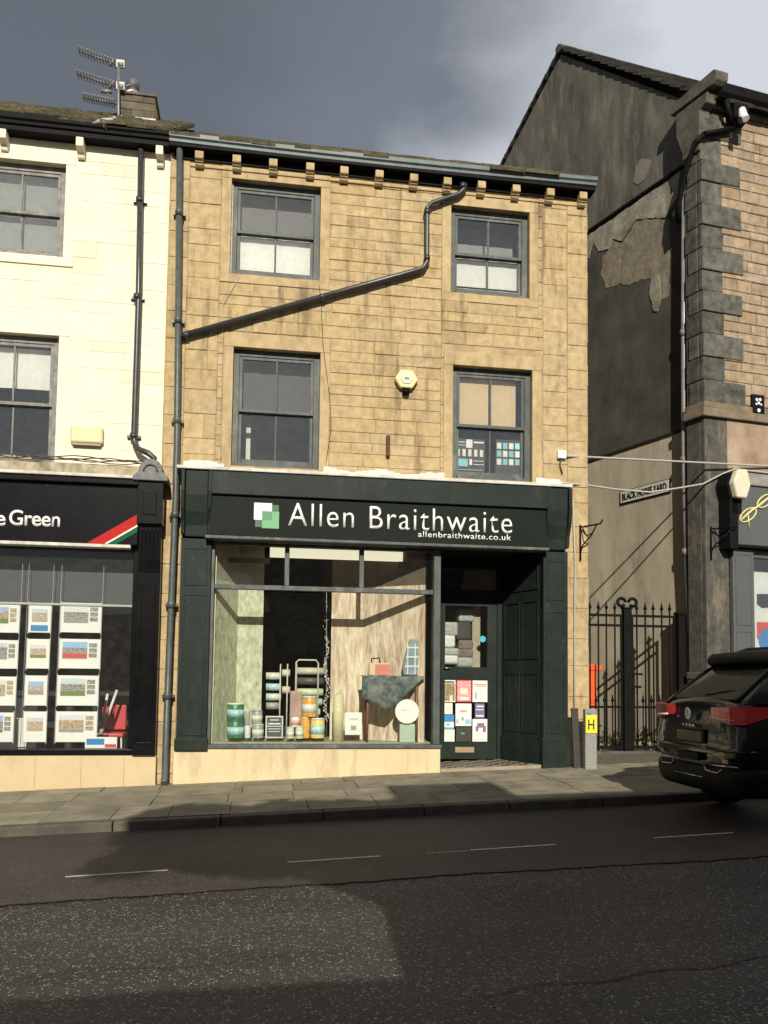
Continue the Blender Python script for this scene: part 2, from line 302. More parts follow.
# bay dashes
DASH = mat('worn_white_line', (.34, .33, .30), .7, col2=(.60, .58, .53), scale=25, bump=.2)
b = MB()
for a, c, fw in ((-1.60, -.73, 1), (.33, 1.2, 1), (2.07, 2.94, 1), (3.98, 4.86, 1), (5.9, 6.8, 1), (7.8, 8.7, 1), (-3.55, -2.7, 1), (-5.4, -4.6, 1)):
    n = 24
    for i in range(n):
        xa = a+(c-a)*i/n; xb = a+(c-a)*(i+1)/n; yy = -5.01+.035*(xa-.5)
        b.quad([(xa, yy-.022+R.uniform(-.003, .003), rz(xa)+.004), (xb, yy+.035*(xb-xa)-.022+R.uniform(-.003, .003), rz(xb)+.004), (xb, yy+.020+R.uniform(-.003, .003), rz(xb)+.004), (xa, yy+.020+R.uniform(-.003, .003), rz(xa)+.004)])
for i in range(9):
    xa = 1.65+i*.045; b.quad([(xa, -4.99, rz(xa)+.004), (xa+.03, -4.99, rz(xa)+.004), (xa+.03, -4.965, rz(xa)+.004), (xa, -4.965, rz(xa)+.004)])
prop(b.build('road_marking', DASH), kind='structure')
# kerb: long stones
KERB = mat('gritstone_kerb', (.055, .050, .038), .85, col2=(.115, .105, .08), scale=5, bump=.6, bscale=40, tint=True)
b = MB(); x = -24
while x < 30:
    l = R.uniform(.9, 1.25); v = R.uniform(.82, 1.15); s_ = .037; g = .006
    M = Matrix.Translation((x, 0, 0)) @ Matrix(((1, 0, 0, 0), (0, 1, 0, 0), (s_, 0, 1, 0), (0, 0, 0, 1)))
    zt = gz(x, KY)+R.uniform(-.004, .004)
    b.box(g, l-g, KY-.02+R.uniform(-.004, .004), KY+.13, zt-.35, zt, tint=(v, v, v*.97), M=M); x += l
prop(b.build('kerb', KERB, bevel=.018), kind='structure')
# flagstone pavement
FLAG = mat('york_flagstone', (.14, .125, .085), .85, col2=(.27, .245, .175), scale=2.5, bump=.5, bscale=22, tint=True, dirt=.45, dcol=(.075, .065, .045))
b = MB(); rows = [(-2.765, -1.95), (-1.95, -1.28), (-1.28, -.62), (-.62, .06)]
for (ya, yb) in rows:
    x = -24+R.uniform(0, .6)
    while x < 34:
        l = R.uniform(.6, 1.15); v = R.uniform(.80, 1.15); g = .005; dz = R.uniform(-.004, .004)
        A = [(x+g, ya+g), (x+l-g, ya+g), (x+l-g, yb-g), (x+g, yb-g)]
        vt = [(p[0], p[1], gz(*p)+dz) for p in A]; vb = [(p[0], p[1], gz(*p)-.05) for p in A]
        b.quad(vt, tint=(v, v, v*.98))
        for i in range(4): k = (i+1) % 4; b.quad([vb[i], vb[k], vt[k], vt[i]], tint=(v*.4,)*3)
        x += l
prop(b.build('pavement', FLAG), kind='structure')
grid_sheet('pavement_bed', -24, 34, [KY+.1, .3], lambda x, y: gz(x, y)-.022, mat('joint_grit', (.035, .032, .024), .95, bump=.5))
grid_sheet('alley_floor', 4.5, 9.5, [0.06, 3, 9], lambda x, y: gz(x, y)+.0, mat('alley_cobble', (.06, .055, .045), .9, col2=(.13, .12, .09), scale=12, bump=.8, bscale=14))
grid_sheet('far_pavement', -30, 36, [-14.6, OY], lambda x, y: rz(x)+.12, FLAG)
b = MB(); b.box(0, 1, 0, 1, 0, 1); b.bm.free()
b = MB()
for i in range(40):
    x = -24+i*1.4; b.box(x, x+1.39, OY-.0, OY+.12, rz(x)-.3, rz(x)+.125)
prop(b.build('far_kerb', KERB, bevel=.015), kind='structure')
# ------------------------------------------------------------------ sash windows
def sash_window(parent, X0, X1, Z0, Z1, yw, blind=None, lights=2, dress=DRESS, fm=FRAME, sill=True, left_peel=False, glassm=GLASSU, interior=None):
    """timber box sash in an opening, two lights over two"""
    w = MB(); fw = .095; ft = .10; yo = yw+.10; yi = yw+.20
    w.box(X0, X0+fw, yo, yi, Z0, Z1); w.box(X1-fw, X1, yo, yi, Z0, Z1); w.box(X0+fw, X1-fw, yo, yi, Z1-ft, Z1); w.box(X0+fw, X1-fw, yo-.03, yi, Z0, Z0+.075)
    win = w.build('window', fm, parent, bevel=.006)
    zm = Z0+(Z1-Z0)*.485; a, c = X0+fw+.002, X1-fw-.002
    def sash(z0, z1, y, bot, top):
        s = MB(); st = .045
        s.box(a, a+st, y, y+.04, z0, z1); s.box(c-st, c, y, y+.04, z0, z1); s.box(a+st, c-st, y, y+.04, z0, z0+bot); s.box(a+st, c-st, y, y+.04, z1-top, z1)
        for k in range(1, lights): xm = a+(c-a)*k/lights; s.box(xm-.013, xm+.013, y+.004, y+.036, z0+bot, z1-top)
        s.build('sash', fm, win, bevel=.004)
        g = MB(); g.quad([(a+st-.005, y+.02, z0+bot-.005), (c-st+.005, y+.02+R.uniform(-.002, .002), z0+bot-.005), (c-st+.005, y+.02+R.uniform(-.004, .004), z1-top+.005), (a+st-.005, y+.02+R.uniform(-.002, .003), z1-top+.005)])
        g.build('pane', glassm, win)
    sash(zm-.02, Z1-ft-.002, yo+.015, .05, .045); sash(Z0+.077, zm+.025, yo+.062, .075, .05)
    if left_peel: MB().box(X0-.012, X0+.022, yo-.02, yo+.01, Z0+.02, Z1-.02).build('peeling_bead', FRAMEL, win)
    # room behind
    i = MB(); y0, y1 = yi+.001, yi+1.6
    x0, x1, z0, z1 = X0-.25, X1+.25, Z0-.1, Z1+.1
    i.quad([(x0, y1, z0), (x1, y1, z0), (x1, y1, z1), (x0, y1, z1)]); i.quad([(x0, y0, z0), (x0, y1, z0), (x0, y1, z1), (x0, y0, z1)]); i.quad([(x1, y0, z0), (x1, y0, z1), (x1, y1, z1), (x1, y1, z0)])
    i.quad([(x0, y0, z0), (x1, y0, z0), (x1, y1, z0), (x0, y1, z0)]); i.quad([(x0, y0, z1), (x0, y1, z1), (x1, y1, z1), (x1, y0, z1)])
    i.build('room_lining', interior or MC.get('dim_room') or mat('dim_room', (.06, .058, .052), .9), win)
    if blind:
        for (bz0, bz1, bx0, bx1, mm, yy) in blind:
            s = MB(); nb = max(2, int((bz1-bz0)/.03))
            za = Z0+(Z1-Z0)*bz0; zb = Z0+(Z1-Z0)*bz1; xa = a+(c-a)*bx0; xb = a+(c-a)*bx1
            n = 14
            for k in range(n):
                q0, q1 = k/n, (k+1)/n; s.quad([(xa+(xb-xa)*q0, yy+yi+.003*math.sin(q0*23), za), (xa+(xb-xa)*q1, yy+yi+.003*math.sin(q1*23), za), (xa+(xb-xa)*q1, yy+yi+.003*math.sin(q1*23), zb), (xa+(xb-xa)*q0, yy+yi+.003*math.sin(q0*23), zb)])
            s.build('blind', mm, win)
    if dress:
        s = MB(); j = .15; dv = lambda: (R.uniform(.9, 1.08),)*3
        s.box(X0-j, X1+j, yw-.020, yw+.0, Z1, Z1+.22); s.build('lintel', dress, win, bevel=.004)
        for ja, jb in ((X0-j, X0), (X1, X1+j)):
            s = MB(); s.box(ja, jb, yw-.018, yw+.0, Z0-.02, Z1-.004); s.build('jamb_stone', dress, win, bevel=.004)
        if sill: MB().box(X0-j, X1+j, yw-.024, yw+.10, Z0-.15, Z0-.022).build('sill', dress, win, bevel=.006)
    return win
SHEER = flat('white_blind_cloth', (.82, .83, .78), .8); TAN = mat('tan_roller_blind', (.66, .52, .33), .8, var=.04); GREYB = flat('grey_slat_blind', (.30, .31, .31), .7)
# ------------------------------------------------------------------ stone shop building
X0, X1, ZT = -1.47, 5.33, 9.62
SB = thing('stone_terrace_building', 'three-storey sandstone terrace building with dark green ground-floor shopfront, in the middle of the row', 'building')
U = [(-.53, .87, 7.78, 9.31), (3.0, 4.33, 7.78, 9.24), (-.44, .91, 4.74, 6.61), (3.05, 4.38, 4.72, 6.57)]
core = MB(); wall_holes(core, X0, X1, 4.3, ZT, 0, .3, U)
wall_holes(core, X0, X1, -.6, 4.3, 0, .3, [(-1.14, 4.93, -.7, 4.25)])
core.quad([(X1, .3, -.6), (X1, 7, -.6), (X1, 7, ZT), (X1, .3, ZT)]); core.quad([(X0, 7, -.6), (X1, 7, -.6), (X1, 7, ZT), (X0, 7, ZT)]); core.quad([(X0+.003, .3, -.6), (X0+.003, 7, -.6), (X0+.003, 7, ZT), (X0+.003, .3, ZT)])
core.build('wall_core', MORT, SB)
m = MB()
J = .15
zoneL = (X0+.01, U[0][0]-J-.02); Rz = (4.55, X1)
SH = [(h[0]-J, h[1]+J, h[2]-(.15), h[3]+.22) for h in U]
for h in (0, 1): SH[h] = (U[h][0]-J, U[h][1]+J, U[h][2]-.15, U[h][3]+.22)
masonry(m, X0+.01, X0+.30, 4.66, ZT, (.35, .5), (.3, .31), yf=-.02)
masonry(m, X0+.30, U[0][0]-J, 4.66, 9.50, (.22, .42), (.3, .6), SH)
masonry(m, U[0][0]-J, 3.0-J, 4.66, 9.50, (.15, .225), (.28, .85), SH, tv=.045)
masonry(m, 3.0-J, 4.56, 4.66, 9.50, (.15, .24), (.28, .85), SH, tv=.045)
masonry(m, 4.56, X1-.35, 4.66, 9.50, (.25, .42), (.35, .5), SH)
masonry(m, X1-.35, X1, 4.66, 9.50, (.28, .45), (.35, .36), SH, yf=-.02)
masonry(m, X0+.30, X1, 9.50, ZT, (.12, .13), (.7, 1.4))
masonry(m, X0+.01, -1.15, -.3, 4.66, (.3, .5), (.3, .35)); masonry(m, 4.95, X1, -.3, 4.66, (.28, .5), (.35, .4))
wl = m.build('wall', STONE, SB)
# right-hand return face of the corner, visible from a step aside
m = MB(); masonry(m, 0, 6.9, -.3, 9.5, (.25, .4), (.4, .8)); o = m.build('side_wall', STONE, SB); o.location = (X1, 0, 0); o.rotation_euler = (0, 0, rad(90))
# windows
sash_window(SB, *U[0], 0, blind=[(.06, .50, .0, 1, SHEER, .05), (.5, .94, 0, 1, flat('sky_reflection_dark', (.19, .19, .185), .8), .12)], left_peel=True)  # upper sash: dark grey sheet paints in the reflected sky
sash_window(SB, *U[1], 0, blind=[(.16, .50, .0, 1, SHEER, .05), (.06, .13, 0, 1, SHEER, .03), (.5, .94, .02, .97, GREYB, .3)])
w3 = sash_window(SB, *U[2], 0, blind=[(.5, .95, 0, 1, flat('sky_reflection_charcoal', (.10, .10, .10), .8), .14), (.04, .50, .10, .16, SHEER, .4), (.46, .50, 0, .95, GREYB, .5)])  # charcoal sheet behind the top panes stands in for their sky reflection
w4 = sash_window(SB, *U[3], 0, blind=[(.50, .95, .03, .49, TAN, .02), (.50, .95, .53, .90, TAN, .02)])
# corbels under the gutter
cx = [199, 236.5, 273, 310, 344, 379, 413.5, 447, 481, 515.5, 549.5, 582]
for i, px in enumerate(cx):
    X, _ = W(px, 175, -.1); s = MB(); hw = .075
    s.prismx([(.0, 9.41), (-.06, 9.39), (-.10, 9.42), (-.10, 9.445), (-.13, 9.45), (-.13, 9.475), (-.17, 9.48), (-.175, 9.50), (-.17, 9.60), (.0, 9.60)], X-hw+.01, X+hw-.01)
    s.build('corbel', DRESS, SB, bevel=.008)
MB().box(X0+.05, X1-.02, -.05, .0, 9.52, 9.617).build('eaves_shade_band', BLKM, SB); MB().box(X0+.3, X1-.02, -.04, .0, 9.42, 9.47).build('eaves_moulding', DRESS, SB, bevel=.01)  # black band paints in the shadow under the gutter, above the moulding
# gutter (moulded ogee, slightly sagging) and roof
def gutter(name, xa, xb, z, parent, m, y=-.24, zs=lambda x: 0, h=.16):
    n = 24; prof = [(.0, 0), (-.06, -.0), (-.115, .035), (-.12, .075), (-.15, .10), (-.155, h), (-.14, h), (-.12, .10), (0, .05), (0, 0)]
    g = MB(); V = []
    for i in range(n+1):
        x = xa+(xb-xa)*i/n; V.append([g.bm.verts.new((x, y+.02+p[0]+.0, z+p[1]+zs(x))) for p in prof])
    for i in range(n):
        for k in range(len(prof)-1): g.bm.faces.new([V[i][k], V[i+1][k], V[i+1][k+1], V[i][k+1]])
    g.bm.faces.new(V[0][:-1]); g.bm.faces.new(V[-1][:-1][::-1])
    return g.build(name, m, parent)
gutter('gutter', X0-.02, X1+.10, 9.66, SB, GUT, y=-.10, zs=lambda x: -.03*math.sin((x-X0)/6.8*3.14159)+.02*(x-X0)/6.8)
MB().box(X0, X1+.08, -.20, .05, 9.625, 9.665).build('soffit_board', BLKM, SB)
def slate_roof(mb, xa, xb, y0, z0, run, rise, m_rows, rough=1.0, over=0, thick=.03):
    L_ = math.hypot(run, rise); dy, dz = run/L_, rise/L_; ny, nz = -dz, dy; st = L_/m_rows
    for r in range(m_rows):
        x = xa-R.uniform(0, .2)
        while x < xb:
            w = R.uniform(.25, .6)*(1-.3*r/m_rows); a = r*st-.03; e = a+st*1.35; lift = thick*.9; t = thick*R.uniform(.7, 1.4)
            xa_, xb_ = max(x, xa)+.004, min(x+w, xb)-.004
            if xb_-xa_ > .02:
                a += R.uniform(-.02, .02)*rough; v = R.uniform(.7, 1.25); l0 = lift+R.uniform(0, .012)*rough
                P = lambda s_, n_: (y0+dy*s_+ny*n_, z0+dz*s_+nz*n_)
                p = [P(a, l0), P(e, .004), P(e, .004+t), P(a, l0+t)]
                mb.prismx(p, xa_, xb_, tint=(v, v*R.uniform(.97, 1.03), v*.95))
            x += w
m = MB(); slate_roof(m, X0, X1+.10, -.17, 9.76, 4.2, 2.80, 15, 2.4, thick=.04); slate_roof(m, X0, X1+.1, 8.3, 9.7, -4.2, 2.70, 10, 1, thick=.035); rf = m.build('roof', SLATE, SB)
m = MB()
x = X0
while x < X1:
    l = .55; rr = R.uniform(-.012, .012); m.tube([(x, 4.05, 12.56+rr*1.6), (x+l-.01, 4.05, 12.56+rr)], .10, 8); x += l
m.build('ridge_stone', SLATE, rf)
m = MB(); m.prismx([(.3, 9.6), (7, 9.6), (4.05, 12.25)], X1-.12, X1); m.build('gable_infill', MORT, SB)
# downpipes
DP = [(-1.335, -.13, 9.66), (-1.335, -.13, 5.0), (-1.325, -.15, 4.6), (-1.315, -.17, 4.2), (-1.335, -.17, 2.0), (-1.355, -.17, gz(-1.35)+.09), (-1.36, -.25, gz(-1.35)+.03)]
DP[0] = (W(179.6, 150, -.13)[0], -.13, 9.66); DP[1] = (W(177, 440, -.13)[0], -.13, 5.0)
for i, (px, py) in ((2, (176, 470)), (3, (175, 520)), (4, (169, 660)), (5, (165, 765)), (6, (164, 777))): DP[i] = (W(px, py, DP[i][1])[0], DP[i][1], DP[i][2])
MB().tube(DP, .048, 12).build('downpipe', PIPEG, SB)
for z in (8.6, 6.9, 5.35, 3.9, 2.55, 1.2):
    k = max(i for i in range(len(DP)) if DP[i][2] >= z); t = (DP[k][2]-z)/(DP[k][2]-DP[k+1][2]+1e-9); X = DP[k][0]*(1-t)+DP[k+1][0]*t; Yp = DP[k][1]*(1-t)+DP[k+1][1]*t
    m = MB(); m.lathe([(.06, z-.05), (.06, z+.04), (.052, z+.05)], (X, Yp, 0), 14); m.box(X-.09, X+.09, Yp+.03, .02, z-.02, z+.02); m.build('pipe_collar', PIPEG, SB)
q = lambda px, py, Y=-.10: (W(px, py, Y)[0], Y, W(px, py, Y)[1])
pts = [q(465, 184), q(464, 189), q(459, 194), q(432, 203), q(427, 208), q(427, 262), q(423, 268), q(415, 271), q(181, 336)]
MB().tube(pts, [.04]*6+[.045]*3, 12).build('diagonal_downpipe', PIPED, SB)
for px, py in ((463, 186), (427, 212), (427, 258), (322, 297), (186, 335)): P = q(px, py); m = MB(); m.lathe([(.052, -.04), (.052, .04)], P, 12, axis='z' if px in (427, 463) else 'x'); m.build('pipe_collar', PIPED, SB)
# loose wires on the wall
CABW = flat('pale_cable', (.42, .38, .30), .6); CABD = flat('dark_cable', (.05, .045, .04), .6)
m = MB(); m.tube([q(240, 276, -.03), q(228, 296, -.03), q(223, 305, -.03), q(222.5, 340, -.03), q(221, 395, -.03), q(219, 425, -.03), q(221.5, 460, -.03)], .006, 5); m.build('wall_cable', CABW, SB)
m = MB(); m.tube([q(319, 285, -.03), q(321, 300, -.03), q(323, 345, -.03), q(330, 400, -.03), q(331, 430, -.03), q(326, 462, -.03)], .005, 5); m.build('wall_cable', CABD, SB)
m = MB(); m.tube([q(573, 500, -.04), q(575, 560, -.04), q(574.5, 640, -.04), q(574, 715, -.04)], .014, 6); m.build('wall_conduit', CABW, SB)
m = MB(); a = W(388, 447, -.04); m.box(a[0]-.03, a[0]+.03, -.09, 0, a[1]-.15, a[1]+.18, M=None); m.build('rusty_bracket_stub', mat('rust', (.10, .045, .02), .85, var=.4, bump=.5), SB, bevel=.01)
MB().box(X0+.25, 4.95, -.33, .0, 4.58, 4.63).build('flashing', LEAD, SB, bevel=.01)
n = 60; m = MB(); m_used = False
for i in range(n):
    xa = -1.15+6.1*i/n; xb = -1.15+6.1*(i+1)/n
    if xb > U[2][0]-.04 and xa < U[2][1]+.04 or xb > U[3][0]-.04 and xa < U[3][1]+.04:
        if m_used: m.build('lead_upstand', LEAD, SB); m = MB(); m_used = False
        continue
    m_used = True
    t = .10+.03*math.sin(i*.7)+R.uniform(-.01, .01); m.quad([(xa, -.05, 4.632), (xb, -.05, 4.632), (xb, -.024, 4.66+t), (xa, -.024, 4.66+t)])
m.build('lead_upstand', LEAD, SB)
# ---- shopfront
FY = -.30
fb = MB(); a = rect(213, 490, 552, 538, FY); ZS0, ZS1 = 3.60, 4.21
fb.box(-.72, 4.52, FY, -.10, ZS0, ZS1); fas = fb.build('fascia_board', SIGNG, SB, bevel=.006)
MB().box(-.74, 4.54, FY-.05, -.05, ZS1+.003, 4.56).build('cornice_board', GREEN, SB, bevel=.012)
MB().box(-.78, 4.56, FY-.02, -.06, ZS0-.05, ZS0-.003).build('fascia_moulding', FRAME, SB, bevel=.008)
MB().box(-1.14, 4.93, -.06, .29, 4.0, 4.56).build('fascia_backing', GREEN, SB)
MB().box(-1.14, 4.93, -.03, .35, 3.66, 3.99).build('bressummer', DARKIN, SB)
SW = flat('sign_white', (.78, .78, .74), .5); a = W(288, 526.5, FY); c = W(512, 532, FY)
def tz(px, py, Y=FY): return W(px, py, Y)
x_a, zb_a = tz(288, 526); x_b, zb_b = tz(512, 533)
text('lettering', 'Allen Braithwaite', SW, x_a, x_b, (zb_a+zb_b)/2-.01, .36, FY-.008, fas, slope=(zb_b-zb_a)/(x_b-x_a)*.5, spacing=1.12, bold=-.006)
x_a, z_a = tz(418, 535.5); x_b, z_b = tz(511, 537.5)
text('small_lettering', 'allenbraithwaite.co.uk', SW, x_a, x_b, (z_a+z_b)/2-.035, .092, FY-.008, fas, spacing=1.1, bold=.006)
lg = MB(); r1 = rect(254, 503, 272, 520, FY); r2 = rect(262, 511.5, 279, 528.5, FY); r3 = rect(255, 509, 278, 526, FY)
lg.box(r1[0], r1[1], FY-.006, FY, r1[2], r1[3], 0); lg.box(r2[0], r2[1], FY-.009, FY-.0, r2[2], r2[3], 1); lg.box(r2[0], r1[1], FY-.012, FY, r1[2], r2[3], 2)
lg.box(r1[1]+.003, r1[1]+.10, FY-.006, FY, r2[3]+.003, r2[3]+.1, 3); lg.box(r1[0]+.02, r2[0]-.003, FY-.006, FY, r1[2]-.11, r1[2]-.003, 3)
lg.build('logo', [flat('logo_white', (.70, .73, .68)), flat('logo_green', (.13, .36, .16)), flat('logo_mid_green', (.07, .22, .10)), flat('logo_dark_green', (.03, .10, .05))], fas)
# pilasters
def pilaster(xa, xb, zb, zt, yf, panels, parent, m, base=.45, console=None):
    p = MB(); p.box(xa, xb, yf, -.002, zb, zt); pil = p.build('pilaster', m, parent, bevel=.008)
    MB().box(xa-.025, xb+.025, yf-.035, -.004, zb-.02, zb+base).build('plinth_block', m, pil, bevel=.012) if base else None
    for (z0, z1) in panels:
        f = MB(); i = .055; t = .022
        f.box(xa+i, xb-i, yf-.010, yf, z0, z0+t); f.box(xa+i, xb-i, yf-.010, yf, z1-t, z1); f.box(xa+i, xa+i+t, yf-.010, yf, z0+t, z1-t); f.box(xb-i-t, xb-i, yf-.010, yf, z0+t, z1-t)
        f.build('panel_moulding', m, pil, bevel=.004)
    return pil
pa = rect(178.5, 545, 209, 740, -.16)
pl = pilaster(pa[0], pa[1], .40, 3.56, -.16, [(.62, 2.72), (2.85, 3.42)], SB, GREEN, base=0)
MB().box(pa[0]-.02, pa[1]+.02, -.20, -.004, .40, .58).build('plinth_block', GREEN, pl, bevel=.012)
pr = rect(543.5, 560, 568, 740, -.16)
pl2 = pilaster(pr[0], pr[1], gz(4.7)-.05, 3.56, -.16, [(.66, 2.60), (2.78, 3.42)], SB, GREEN, base=.52)
for k, (xa, xb, pp) in enumerate(((pa[0]-.01, pa[1]-.0, pl), (pr[0]+.0, pr[1]+.01, pl2))):
    c = MB(); c.prismx([(-.01, 3.58), (-.20, 3.58), (-.21, 3.75), (-.27, 3.95), (-.30, 4.2), (-.31, 4.56), (-.01, 4.56)], xa+.06, xb-.06); c.build('console_bracket', GREEN, pp, bevel=.015)
    for xx in (xa-.0, xb-.06):
        c = MB(); c.prismx([(-.01, 3.62), (-.22, 3.62), (-.24, 3.8), (-.33, 4.0), (-.36, 4.25), (-.36, 4.56), (-.01, 4.56)], xx, xx+.055); c.build('console_cheek', GREEN, pp, bevel=.01)
# stall riser
sr = rect(172, 745, 437.5, 778, -.13); SILLZ = .475
m = MB(); P = [(pa[0]-.03, gz(pa[0])-.1), (2.86, gz(2.86)-.1), (2.86, .425), (pa[1]+.0, .425), (pa[1], .398), (pa[0]-.03, .398)]
m.prism(P, -.145, .25); m.build('stall_riser', PLINTH, SB, bevel=.01)
# shop window: glass at Y=-.02
GX0 = W(210, 650, -.02)[0]+.01; GX1 = W(433, 650, -.02)[0]
TZ = (W(210, 587, -.02)[1]+W(437, 592, -.02)[1])/2
wf = MB(); wf.box(pa[1]-.0, 2.88, -.17, .10, .427, .485); wf.box(pa[1]+.003, pa[1]+.05, -.08, .06, .487, ZS0-.055); wf.box(GX1-.01, GX1+.10, -.10, .08, .487, ZS0-.055); wf.box(pa[1]+.05, GX1-.01, -.06, .06, 3.50, ZS0-.055)
sw = wf.build('shop_window', FRAME, SB, bevel=.008)
MB().box(pa[1]+.052, GX1-.012, -.07, .05, TZ-.035, TZ+.035).build('transom', FRAME, sw, bevel=.006)
m = MB()
for px in (287, 361.5): X = W(px, 565, -.02)[0]; m.box(X-.035, X+.035, -.06, .05, TZ+.037, 3.498)
m.build('mullion', FRAME, sw, bevel=.006)
m = MB(); m.box(W(211, 560, .03)[0]+.05, W(211, 560, .03)[0]+.085, .065, .10, .49, 3.5); m.build('inner_post', flat('cream_gloss', (.62, .56, .38)), sw)
m = MB(); m.quad([(pa[1]+.05, -.02, .48), (GX1, -.02, .48), (GX1, -.02, TZ-.03), (pa[1]+.05, -.02, TZ-.03)]); m.quad([(pa[1]+.05, -.02, TZ+.03), (GX1, -.02, TZ+.03), (GX1, -.02, 3.51), (pa[1]+.05, -.02, 3.51)]); m.build('pane', GLASSS, sw)
# interior: display bay
ZD = .50; YB = .78; IX0 = pa[1]+.06
m = MB(); m.box(IX0-.3, GX1+.1, .102, 1.4, .30, ZD); m.build('display_floor', FLOORW, SB)
def papered(name, c1, c2, sc, stretch, c3=None):
    return mat(name, c1, .75, col2=c2, scale=sc, stretch=stretch, dirt=.5 if c3 else 0, dcol=c3 or (0, 0, 0))
WPG = papered('sage_botanical_wallpaper', (.26, .29, .19), (.66, .66, .48), 14, (1, 1, .5), (.26, .29, .19))
WPP = papered('pink_marbled_wallpaper', (.33, .20, .14), (.82, .73, .55), 5.5, (1.6, 1.6, .30), (.34, .19, .13))
for n_ in WPP.node_tree.nodes:
    if n_.type == 'TEX_NOISE' and abs(n_.inputs['Scale'].default_value-5.5) < .01: n_.inputs['Distortion'].default_value = 1.6
bx0 = W(237, 650, YB)[0]; bx1 = W(262.5, 650, YB)[0]; bx2 = W(331, 650, YB)[0]; bx3 = W(363, 650, YB)[0]; bx4 = W(425, 650, .10)[0]
def panel(name, A, B, z0, z1, m, t=.03):
    v = Vector((B[0]-A[0], B[1]-A[1], 0)).normalized(); n = Vector((-v.y, v.x, 0))*t
    p = MB(); q4 = [Vector((A[0], A[1], 0)), Vector((B[0], B[1], 0)), Vector((B[0], B[1], 0))+n, Vector((A[0], A[1], 0))+n]
    lo = [p.bm.verts.new((a.x, a.y, z0)) for a in q4]; hi = [p.bm.verts.new((a.x, a.y, z1)) for a in q4]
    p.bm.faces.new(lo); p.bm.faces.new(hi)
    for i in range(4): k = (i+1) % 4; p.bm.faces.new([lo[i], lo[k], hi[k], hi[i]])
    return p.build(name, m, SB)
zt1 = 3.0
panel('display_panel', (IX0, .11), (bx0, YB), ZD, zt1, WPG); panel('display_panel', (bx0, YB), (bx1, YB), ZD, zt1-.06, WPG); panel('display_panel', (bx2, YB), (bx3, YB), ZD, zt1, WPP); panel('display_panel', (bx3, YB), (bx4, .14), ZD, zt1, WPP)
OFFW = mat('dull_cream_wall', (.34, .30, .22), .85, var=.1)
panel('display_panel', (IX0, .11), (bx0, YB), zt1+.003, 3.62, OFFW); panel('display_panel', (bx0, YB), (bx1, YB), zt1-.05, 3.62, OFFW); panel('display_panel', (bx2, YB), (bx3, YB), zt1+.003, 3.62, mat('brown_wall', (.10, .075, .055), .9)); panel('display_panel', (bx3, YB), (bx4, .14), zt1+.003, 3.62, MC['brown_wall'])
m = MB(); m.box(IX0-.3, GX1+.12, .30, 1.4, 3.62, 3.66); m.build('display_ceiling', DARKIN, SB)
# shop room
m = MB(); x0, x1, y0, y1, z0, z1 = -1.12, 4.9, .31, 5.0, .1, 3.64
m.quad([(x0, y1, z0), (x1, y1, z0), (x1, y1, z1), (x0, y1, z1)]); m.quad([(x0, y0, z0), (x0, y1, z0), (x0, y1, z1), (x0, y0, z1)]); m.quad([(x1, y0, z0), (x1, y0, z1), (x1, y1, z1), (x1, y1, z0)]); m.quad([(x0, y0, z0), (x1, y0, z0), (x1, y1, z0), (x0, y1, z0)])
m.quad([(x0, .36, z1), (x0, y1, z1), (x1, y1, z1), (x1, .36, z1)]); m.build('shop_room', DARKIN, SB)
# lit fluorescent box
LAMP = bpy.data.materials.new('lit_diffuser'); LAMP.use_nodes = True; _b = LAMP.node_tree.nodes['Principled BSDF']; _b.inputs['Base Color'].default_value = (.8, .75, .55, 1); _b.inputs['Emission Color'].default_value = (1, .92, .66, 1); _b.inputs['Emission Strength'].default_value = .8
a = rect(270, 547.5, 403, 558, .30)
o = thing('strip_light', 'long lit cream strip light hanging at the top of the wallpaper shop window', 'lamp', ((a[0]+a[1])/2, .33, a[2]))
hw = (a[1]-a[0])/2; MB().box(-hw, hw, -.03, .05, -.015, a[3]-a[2]).build('diffuser', LAMP, o, bevel=.006); MB().box(-hw-.03, hw+.03, -.02, .06, a[3]-a[2]+.002, a[3]-a[2]+.04).build('housing', WHITE, o)
m = MB(); c2 = rect(226, 557.5, 270, 563, .45); m.box(c2[0], c2[1], .45, .5, c2[2], c2[3]); c2 = rect(398, 562, 429, 568, .3); m.box(c2[0], c2[1], .3, .35, c2[2], c2[3]); m.build('picture_rail', mat('dull_grey_board', (.12, .11, .10), .8), SB)
# ---- recessed doorway
YD = 1.0; dl, dr_, dz0, dz1 = W(440.5, 680, YD)[0], W(497, 680, YD)[0], gz(3.6, YD)+.045, (W(440, 597, YD)[1]+W(497, 599, YD)[1])/2
m = MB(); m.box(dl-.10, dl, YD-.02, YD+.10, dz0-.05, 3.60); m.box(dr_, dr_+.08, YD-.02, YD+.10, dz0-.05, 3.60); m.box(dl, dr_, YD-.03, YD+.10, dz1+.005, dz1+.14)
m.build('door_frame', GREEN, SB, bevel=.008)
m = MB(); m.quad([(dl, YD+.03, dz1+.14), (dr_, YD+.03, dz1+.14), (dr_, YD+.03, 3.6), (dl, YD+.03, 3.6)]); m.build('fanlight', GLASS, SB)
MB().box(dl, dr_, YD+.0, YD+.05, 3.38, 3.41).build('fanlight_bar', FRAME, SB)
g1 = rect(443, 606, 487.5, 667, YD); g2 = rect(441, 679.5, 487.5, 742, YD)
dw = MB(); wall_holes(dw, dl+.006, dr_-.006, dz0, dz1, YD+.0, YD+.045, [(dl+.075, g1[1], g1[2], g1[3]), (dl+.075, g2[1], g2[2], g2[3])])
door = dw.build('door', GREEN, SB, bevel=.004)
m = MB()
for g in (g1, g2): m.quad([(dl+.07, YD+.025, g[2]), (g[1], YD+.025, g[2]), (g[1], YD+.025, g[3]), (dl+.07, YD+.025, g[3])])
